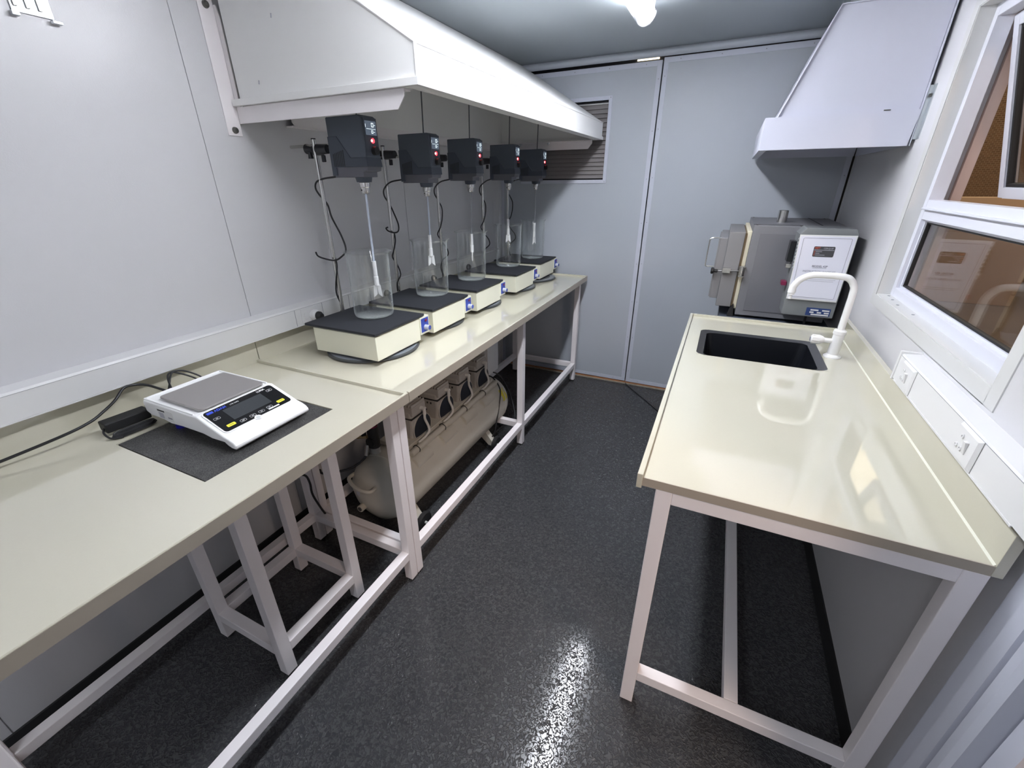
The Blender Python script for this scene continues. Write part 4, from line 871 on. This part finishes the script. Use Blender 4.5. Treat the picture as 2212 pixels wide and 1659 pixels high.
tag(MB().tube([(0.10, -2.55, 0.50), (0.16, -2.53, 0.43), (0.22, -2.50, 0.415), (0.27, -2.48, 0.42), (0.285, -2.475, 0.38), (0.29, -2.475, 0.30), (0.27, -2.40, 0.10), (0.24, -2.3, 0.012)], 0.005, 8, 7).build('pneumatic_hose', cable_m, None), 'thin black hose hanging behind the balance stand legs', 'hose')
tag(MB().tube([(0.72, -0.90, 0.855), (0.735, -0.87, 0.825), (0.74, -0.84, 0.812), (0.735, -0.80, 0.822), (0.72, -0.76, 0.855)], 0.004, 8, 6).build('cable_loop', cable_m, None), 'short black cable loop drooping from under the far half of the long bench', 'cord')
tag(MB().tube([(1.205, 0.03, 0.004), (1.22, -0.02, 0.004), (1.33, -0.16, 0.004), (1.45, -0.30, 0.004), (1.60, -0.48, 0.004), (1.80, -0.62, 0.004), (1.95, -0.62, 0.004)], 0.004, 8, 6).build('floor_cable', cable_m, None), 'black cable lying on the floor from the door joint towards the furnace', 'cord')

# ================================================================== RIGHT BENCH
b3 = thing('sink_bench', (2.0, -1.75, 0), 'freestanding cream-topped white-framed bench on the right with the black sink', 'table')
RX0, RX1, RN, RF, RZ = 1.659, 2.347, -2.554, -0.959, 0.920; zs = 0.908; t0 = 0.884
SK = (1.730, 2.206, -1.578, -1.204)
m = MB().box(RX0+0.012, SK[0], RN+0.002, RF, t0, zs).box(SK[1], RX1, RN+0.002, RF, t0, zs).box(SK[0], SK[1], RN+0.002, SK[2], t0, zs).box(SK[0], SK[1], SK[3], RF, t0, zs)
for cxx, sxx in ((SK[0], 1), (SK[1], -1)):
    for cyy, syy in ((SK[2], 1), (SK[3], -1)):
        rr = 0.030; pl = [(cxx, cyy)]+[(cxx+sxx*rr*(1-math.cos(PI/2*k/6)), cyy+syy*rr*(1-math.sin(PI/2*k/6))) for k in range(7)]
        m.prism(pl, 'Z', t0, zs+0.0013)
m.build('worktop', top_m, b3)
MB().box(RX0, RX0+0.014, RN-0.004, RF, 0.878, RZ).build('side_lip', top_m, b3, 0.0015)
MB().box(RX0+0.014, RX1, RF-0.013, RF, 0.880, RZ).build('far_lip', top_m, b3, 0.0015)
MB().box(RX0+0.012, RX1-0.0185, RN, RN+0.003, t0, zs+0.0005).build('shaded_end_face', edge_shade_m, b3)  # near end face, its shade put into the colour
MB().box(RX1-0.018, RX1, RN, RF, t0, 0.9876).build('upstand', top_m, b3, 0.001)
MB().prism([(RX1-0.018, zs), (RX1-0.0215, zs), (RX1-0.018, zs+0.004)], 'Y', RN+0.003, RF-0.013).build('sealant_bead', mat('sealant', (0.72, 0.71, 0.60), 0.5), b3)
w = 0.038
for x in (1.707, 2.292):
    for y in (RN+0.002, RF-0.05):
        ww = 0.04
        MB().box(x, x+ww, y, y+w, 0.012, 0.883).build('leg', frame_m, b3, 0.002)
        MB().cyl((x+ww/2, y+w/2, 0), (x+ww/2, y+w/2, 0.014), 0.014, n=14).build('foot', rubber_m, b3)
for y in (RN+0.002, RF-0.05):
    MB().box(1.747, 2.292, y+0.001, y+w-0.001, 0.130, 0.168).build('cross_rail', frame_m, b3, 0.002)
    MB().box(1.747, 2.292, y+0.001, y+w-0.001, 0.845, 0.883).build('top_rail', frame_m, b3, 0.002)
MB().box(1.995, 2.034, RN+w+0.002, RF-0.05, 0.130, 0.168).build('centre_rail', frame_m, b3, 0.002)
for x in (1.708, 2.293): MB().box(x, x+0.038, RN+w+0.002, RF-0.05, 0.845, 0.883).build('top_rail', frame_m, b3, 0.002)
# sink
sk = thing('sink', (1.965, -1.39, 0.75), 'black rectangular sink let into the right bench beside the white tap', 'sink')
out = rrect(SK[0]-0.001, SK[1]+0.001, SK[2]-0.001, SK[3]+0.001, 0.030, 6); inn = rrect(SK[0]+0.026, SK[1]-0.030, SK[2]+0.010, SK[3]-0.026, 0.030, 6)
bot = rrect(SK[0]+0.045, SK[1]-0.048, SK[2]+0.03, SK[3]-0.045, 0.040, 6)
n = len(out); vs = [(x, y, 0.909) for x, y in out]+[(x, y, 0.9035) for x, y in inn]+[(x, y, 0.74) for x, y in bot]
m = MB(); m.add(vs[:2*n], [(i, (i+1) % n, n+(i+1) % n, n+i) for i in range(n)], True); m.build('rim', sinkrim_m, sk)
m = MB(); m.add(vs[n:], [(i, (i+1) % n, n+(i+1) % n, n+i) for i in range(n)]+[tuple(range(n, 2*n))], False); m.build('bowl', sink_m, sk, solid=0.003)
MB().cyl((1.965, -1.39, 0.742), (1.965, -1.39, 0.746), 0.04, n=24).build('drain', steel_m, sk)
# tap
tp = thing('tap', (2.244, -1.387, 0.908), 'white swan-neck tap with a round side knob behind the black sink', 'tap')
tx, ty = 2.244, -1.387
MB().lathe([(0, 0.908), (0.031, 0.908), (0.031, 0.913), (0.026, 0.917), (0.021, 0.923), (0.0195, 0.985), (0.0195, 1.006), (0.022, 1.008), (0.022, 1.022), (0.0175, 1.026), (0.013, 1.028)], (tx, ty, 0), 'Z', 28).build('column', tap_m, tp)
MB().tube([(tx, ty, 1.02), (tx, ty, 1.10), (tx, ty, 1.165), (tx-0.004, ty, 1.200), (tx-0.022, ty, 1.226), (tx-0.05, ty, 1.235), (tx-0.12, ty, 1.236), (tx-0.155, ty, 1.232), (tx-0.185, ty, 1.214), (tx-0.200, ty, 1.190), (tx-0.204, ty, 1.172)], 0.0125, 18, 8).build('swan_neck', tap_m, tp)
MB().lathe([(0, 1.174), (0.0145, 1.174), (0.0145, 1.160), (0.012, 1.158), (0.012, 1.152), (0.006, 1.150), (0.006, 1.134), (0, 1.134)], (tx-0.204, ty, 0), 'Z', 20).build('nozzle', tap_m, tp)
kn = MB(); prof = [(0, -0.092), (0.013, -0.092), (0.0175, -0.088), (0.0185, -0.060), (0.015, -0.050), (0.010, -0.044), (0.010, -0.012), (0, -0.012)]
kn.lathe(prof, (tx, ty, 0.976), 'X', 24).build('knob', tap_m, tp, label='ribbed white turning knob')
for j in range(10):
    a = 2*PI*j/10; MB().obox((tx-0.074, ty+0.0180*math.cos(a), 0.976+0.0180*math.sin(a)), 0.026, 0.003, 0.003, rx=a).build('knob_rib', tap_m, tp)
MB().cyl((tx-0.0925, ty, 0.976), (tx-0.094, ty, 0.976), 0.009, n=18).build('knob_end', ink_g, tp)

# ================================================================== FURNACE AND ITS STAND
fs = thing('furnace_stand', (2.08, -0.42, 0), 'low dark steel stand carrying the furnace behind the sink bench', 'stand')
MB().box(1.80, 2.34, -0.80, -0.06, 0.832, 0.862).build('shelf', motor2_m, fs, 0.002)
for x in (1.81, 2.29):
    for y in (-0.79, -0.11): MB().box(x, x+0.038, y, y+0.038, 0.0, 0.832).build('leg', motor2_m, fs, 0.002)
for y in (-0.79, -0.11): MB().box(1.848, 2.29, y, y+0.038, 0.13, 0.168).build('rail', motor2_m, fs, 0.002)
fu = thing('muffle_furnace', (2.09, -0.4, 0.862), 'grey muffle furnace with part-open door standing in the right corner', 'furnace')
FY0, FY1, FA, FB, FZ0, FZ1 = -0.720, -0.095, 1.884, 2.310, 0.876, 1.361
MB().box(FA, FB, FY0, FY1, FZ0, FZ1).build('body', furn_m, fu, 0.003)
for x, y in ((1.92, -0.68), (2.27, -0.68), (1.92, -0.14), (2.27, -0.14)): MB().cyl((x, y, 0.862), (x, y, 0.877), 0.018, n=14).build('foot', rubber_m, fu)
MB().box(1.922, FB-0.02, FY0-0.003, FY0, 0.905, 1.322).build('side_panel', mat('furnace_side', (0.155, 0.155, 0.17), 0.5), fu, 0.0015)
m = MB()
for x, y in ((1.90, -0.69), (2.28, -0.69), (1.90, -0.13), (2.10, -0.69), (2.28, -0.13)): m.cyl((x, y, FZ1), (x, y, FZ1+0.003), 0.005, n=10)
m.build('lid_screw', bolt_m, fu)
MB().box(FA+0.0, FB-0.07, FY0+0.06, FY0+0.063, FZ1, FZ1+0.0015).box(2.20, 2.203, FY0+0.06, FY1, FZ1, FZ1+0.0015).build('lid_seam', seam_m, fu)
MB().lathe([(0.022, FZ1), (0.025, FZ1), (0.025, FZ1+0.062), (0.0225, FZ1+0.062), (0.022, FZ1)], (2.028, -0.455, 0), 'Z', 28).build('flue_tube', steel_m, fu)
# front facing the aisle: refractory collar and door
MB().box(1.862, FA, FY0+0.02, FY1-0.04, 0.905, 1.330).build('throat_collar', refr_m, fu, 0.004)
dr = MB().box(1.775, 1.853, FY0+0.0, FY1-0.10, 0.917, 1.325).build('door', furn2_m, fu, 0.003)
MB().box(1.853, 1.861, FY0+0.01, FY1-0.11, 0.922, 1.320).build('door_lining', refr2_m, dr, 0.002)
MB().box(1.735, 1.775, FY0+0.01, FY1-0.14, 0.958, 1.290).build('door_plate', furn2_m, dr, 0.002)
MB().box(1.728, 1.735, FY0+0.015, FY1-0.2, 0.963, 1.285).build('door_plate', furn2_m, dr, 0.001)
MB().tube([(1.735, -0.66, 1.285), (1.700, -0.66, 1.285), (1.683, -0.66, 1.278), (1.681, -0.66, 1.262), (1.680, -0.66, 1.145), (1.683, -0.66, 1.130), (1.70, -0.66, 1.128), (1.735, -0.66, 1.128)], 0.0035, 8, 4).build('handle', steel_m, dr)
MB().tube([(1.865, -0.735, 1.122), (1.80, -0.735, 1.120), (1.745, -0.735, 1.116)], 0.005, 8, 1).build('clamp_bolt', steel_m, dr)
MB().lathe([(0, 1.716), (0.014, 1.716), (0.019, 1.722), (0.017, 1.730), (0.010, 1.734), (0.009, 1.752), (0, 1.752)], (0, -0.735, 1.116), 'X', 8).build('clamp_knob', rubber_m, dr)
MB().cyl((1.868, -0.735, 1.094), (1.868, -0.735, 1.150), 0.013, n=16).build('hinge_barrel', steel_m, fu)
MB().box(1.858, 1.888, -0.750, -0.720, 1.146, 1.151).box(1.858, 1.888, -0.750, -0.720, 1.093, 1.098).build('hinge_plate', steel_m, fu, 0.001)
MB().box(1.775, 1.815, -0.745, -0.722, 1.108, 1.136).build('clamp_lug', steel_m, dr, 0.002)
MB().prism([(1.845, 0.862), (1.878, 0.862), (1.868, 0.935), (1.852, 0.90)], 'Y', -0.72, -0.68).build('door_stop', rubber_m, fu)
# control box on the near side
cb = MB().prism([(2.094, 0.938), (2.318, 0.938), (2.318, 1.345), (2.306, 1.368), (2.106, 1.368), (2.082, 1.338)], 'Y', -0.860, FY0).build('control_box', ctrl_m, fu, 0.003)
MB().prism(rrect(2.198, 2.302, 0.946, 0.986, 0.002, 2), 'Y', -0.8615, -0.860).build('data_plate', dblue_m, cb)
m = MB()
for a, b, z in ((2.216, 2.250, 0.975), (2.266, 2.297, 0.975), (2.214, 2.232, 0.963), (2.246, 2.264, 0.963), (2.276, 2.297, 0.963), (2.222, 2.297, 0.952)): m.box(a, b, -0.8625, -0.8614, z-0.0035, z+0.0035)
m.build('data_boxes', label_w, cb)
for z in (1.08, 1.17): MB().box(2.062, 2.086, -0.825, -0.77, z, z+0.02).build('switch', red_m if z < 1.1 else steel_m, cb, 0.002)
MB().box(2.058, 2.084, -0.83, -0.76, 1.20, 1.30).build('temperature_controller', blk_gloss, cb, 0.002)
MB().cyl((2.215, -0.80, 0.862), (2.215, -0.80, 0.938), 0.006, n=10).build('mains_lead', cable_m, fu)
# instruction booklet in plastic sleeve hanging on the control box
bo = thing('instruction_booklet', (2.2, -0.868, 1.02), 'white instruction booklet in a clear sleeve leaning on the furnace control box', 'booklet')
def bkp(u, v, h=0): # u 0..1 across, v 0..1 down
    tl, tr_, brr, bll = Vector((2.084, -0.868, 1.336)), Vector((2.314, -0.868, 1.339)), Vector((2.311, -0.872, 1.024)), Vector((2.096, -0.872, 1.024))
    p = tl*(1-u)*(1-v)+tr_*u*(1-v)+brr*u*v+bll*(1-u)*v; return p+Vector((0, -h, 0))
def bk_poly(pts, h0, h1):
    m = MB(); n = len(pts); m.add([bkp(u, v, h0) for u, v in pts]+[bkp(u, v, h1) for u, v in pts], [tuple(range(n))[::-1], tuple(range(n, 2*n))]+[(i, (i+1) % n, n+(i+1) % n, n+i) for i in range(n)]); return m
bk_poly([(0, 0), (1, 0), (1, 1), (0, 1)], -0.003, 0.0).build('sleeve', label_w, bo)
bk_poly(rrect(0.02, 0.98, 0.02, 0.98, 0.02, 2), 0, 0.0012).build('cover_page', paper_m, bo)
MB().tube([bkp(u, v, 0.0014) for u, v in rrect(0.075, 0.925, 0.045, 0.955, 0.02, 2)], 0.0009, 5, 1, True).build('page_border', ink_g, bo)
m = MB()
for k in range(9): m.sphere(bkp(-0.01, 0.06+k*0.055, 0.001), 0.004, 0.8, 0.6, 1.2, 8)
m.build('binding_holes', zinc_m, bo)
cd = bk_poly(rrect(0.30, 0.68, 0.165, 0.32, 0.02, 3), 0.0012, 0.0018).build('header_card', mat('card_dark', (0.055, 0.055, 0.06), 0.4), bo)
def btext(txt, size, u, v, m_, parent, nm, align='CENTER', bold=0.0):
    o = bkp(u, v, 0.0022); text_mb(txt, size, o, (1, 0, 0.012), (0, 0, 1), 0.0002, bold, align).build(nm, m_, parent)
btext('MET', 0.0125, 0.315, 0.203, ink_r, cd, 'card_lettering', 'LEFT', 0.0003)
btext('CERQUIP', 0.0098, 0.475, 0.203, ink_lg, cd, 'card_lettering', 'LEFT')
m = bk_poly([(0.31, 0.216), (0.67, 0.216), (0.67, 0.222), (0.31, 0.222)], 0.0018, 0.0022)
for v, u1 in ((0.238, 0.46), (0.264, 0.42), (0.290, 0.52)): m = merge(m, bk_poly([(0.345, v), (u1, v), (u1, v+0.006), (0.345, v+0.006)], 0.0018, 0.0022))
m.build('card_lines', ink_lg, cd)
m = MB()
for v in (0.234, 0.260, 0.286): m = merge(m, bk_poly([(0.315, v), (0.337, v), (0.337, v+0.013), (0.315, v+0.013)], 0.0018, 0.0022))
m.build('card_bullets', ink_r, cd)
btext('MODEL 42P', 0.0125, 0.49, 0.475, ink_g, bo, 'title_lettering', 'CENTER', 0.0003)
bk_poly([(0.36, 0.485), (0.62, 0.485), (0.62, 0.490), (0.36, 0.490)], 0.0012, 0.0018).build('title_rule', ink_g, bo)
btext('INSTRUCTION BOOKLET', 0.0120, 0.50, 0.555, ink_g, bo, 'subtitle_lettering')
m = bk_poly([(0.17, 0.66), (0.85, 0.66), (0.85, 0.667), (0.17, 0.667)], 0.0012, 0.0018); m = merge(m, bk_poly([(0.22, 0.685), (0.82, 0.685), (0.82, 0.692), (0.22, 0.692)], 0.0012, 0.0018))
m.build('small_print', ink_lg, bo)
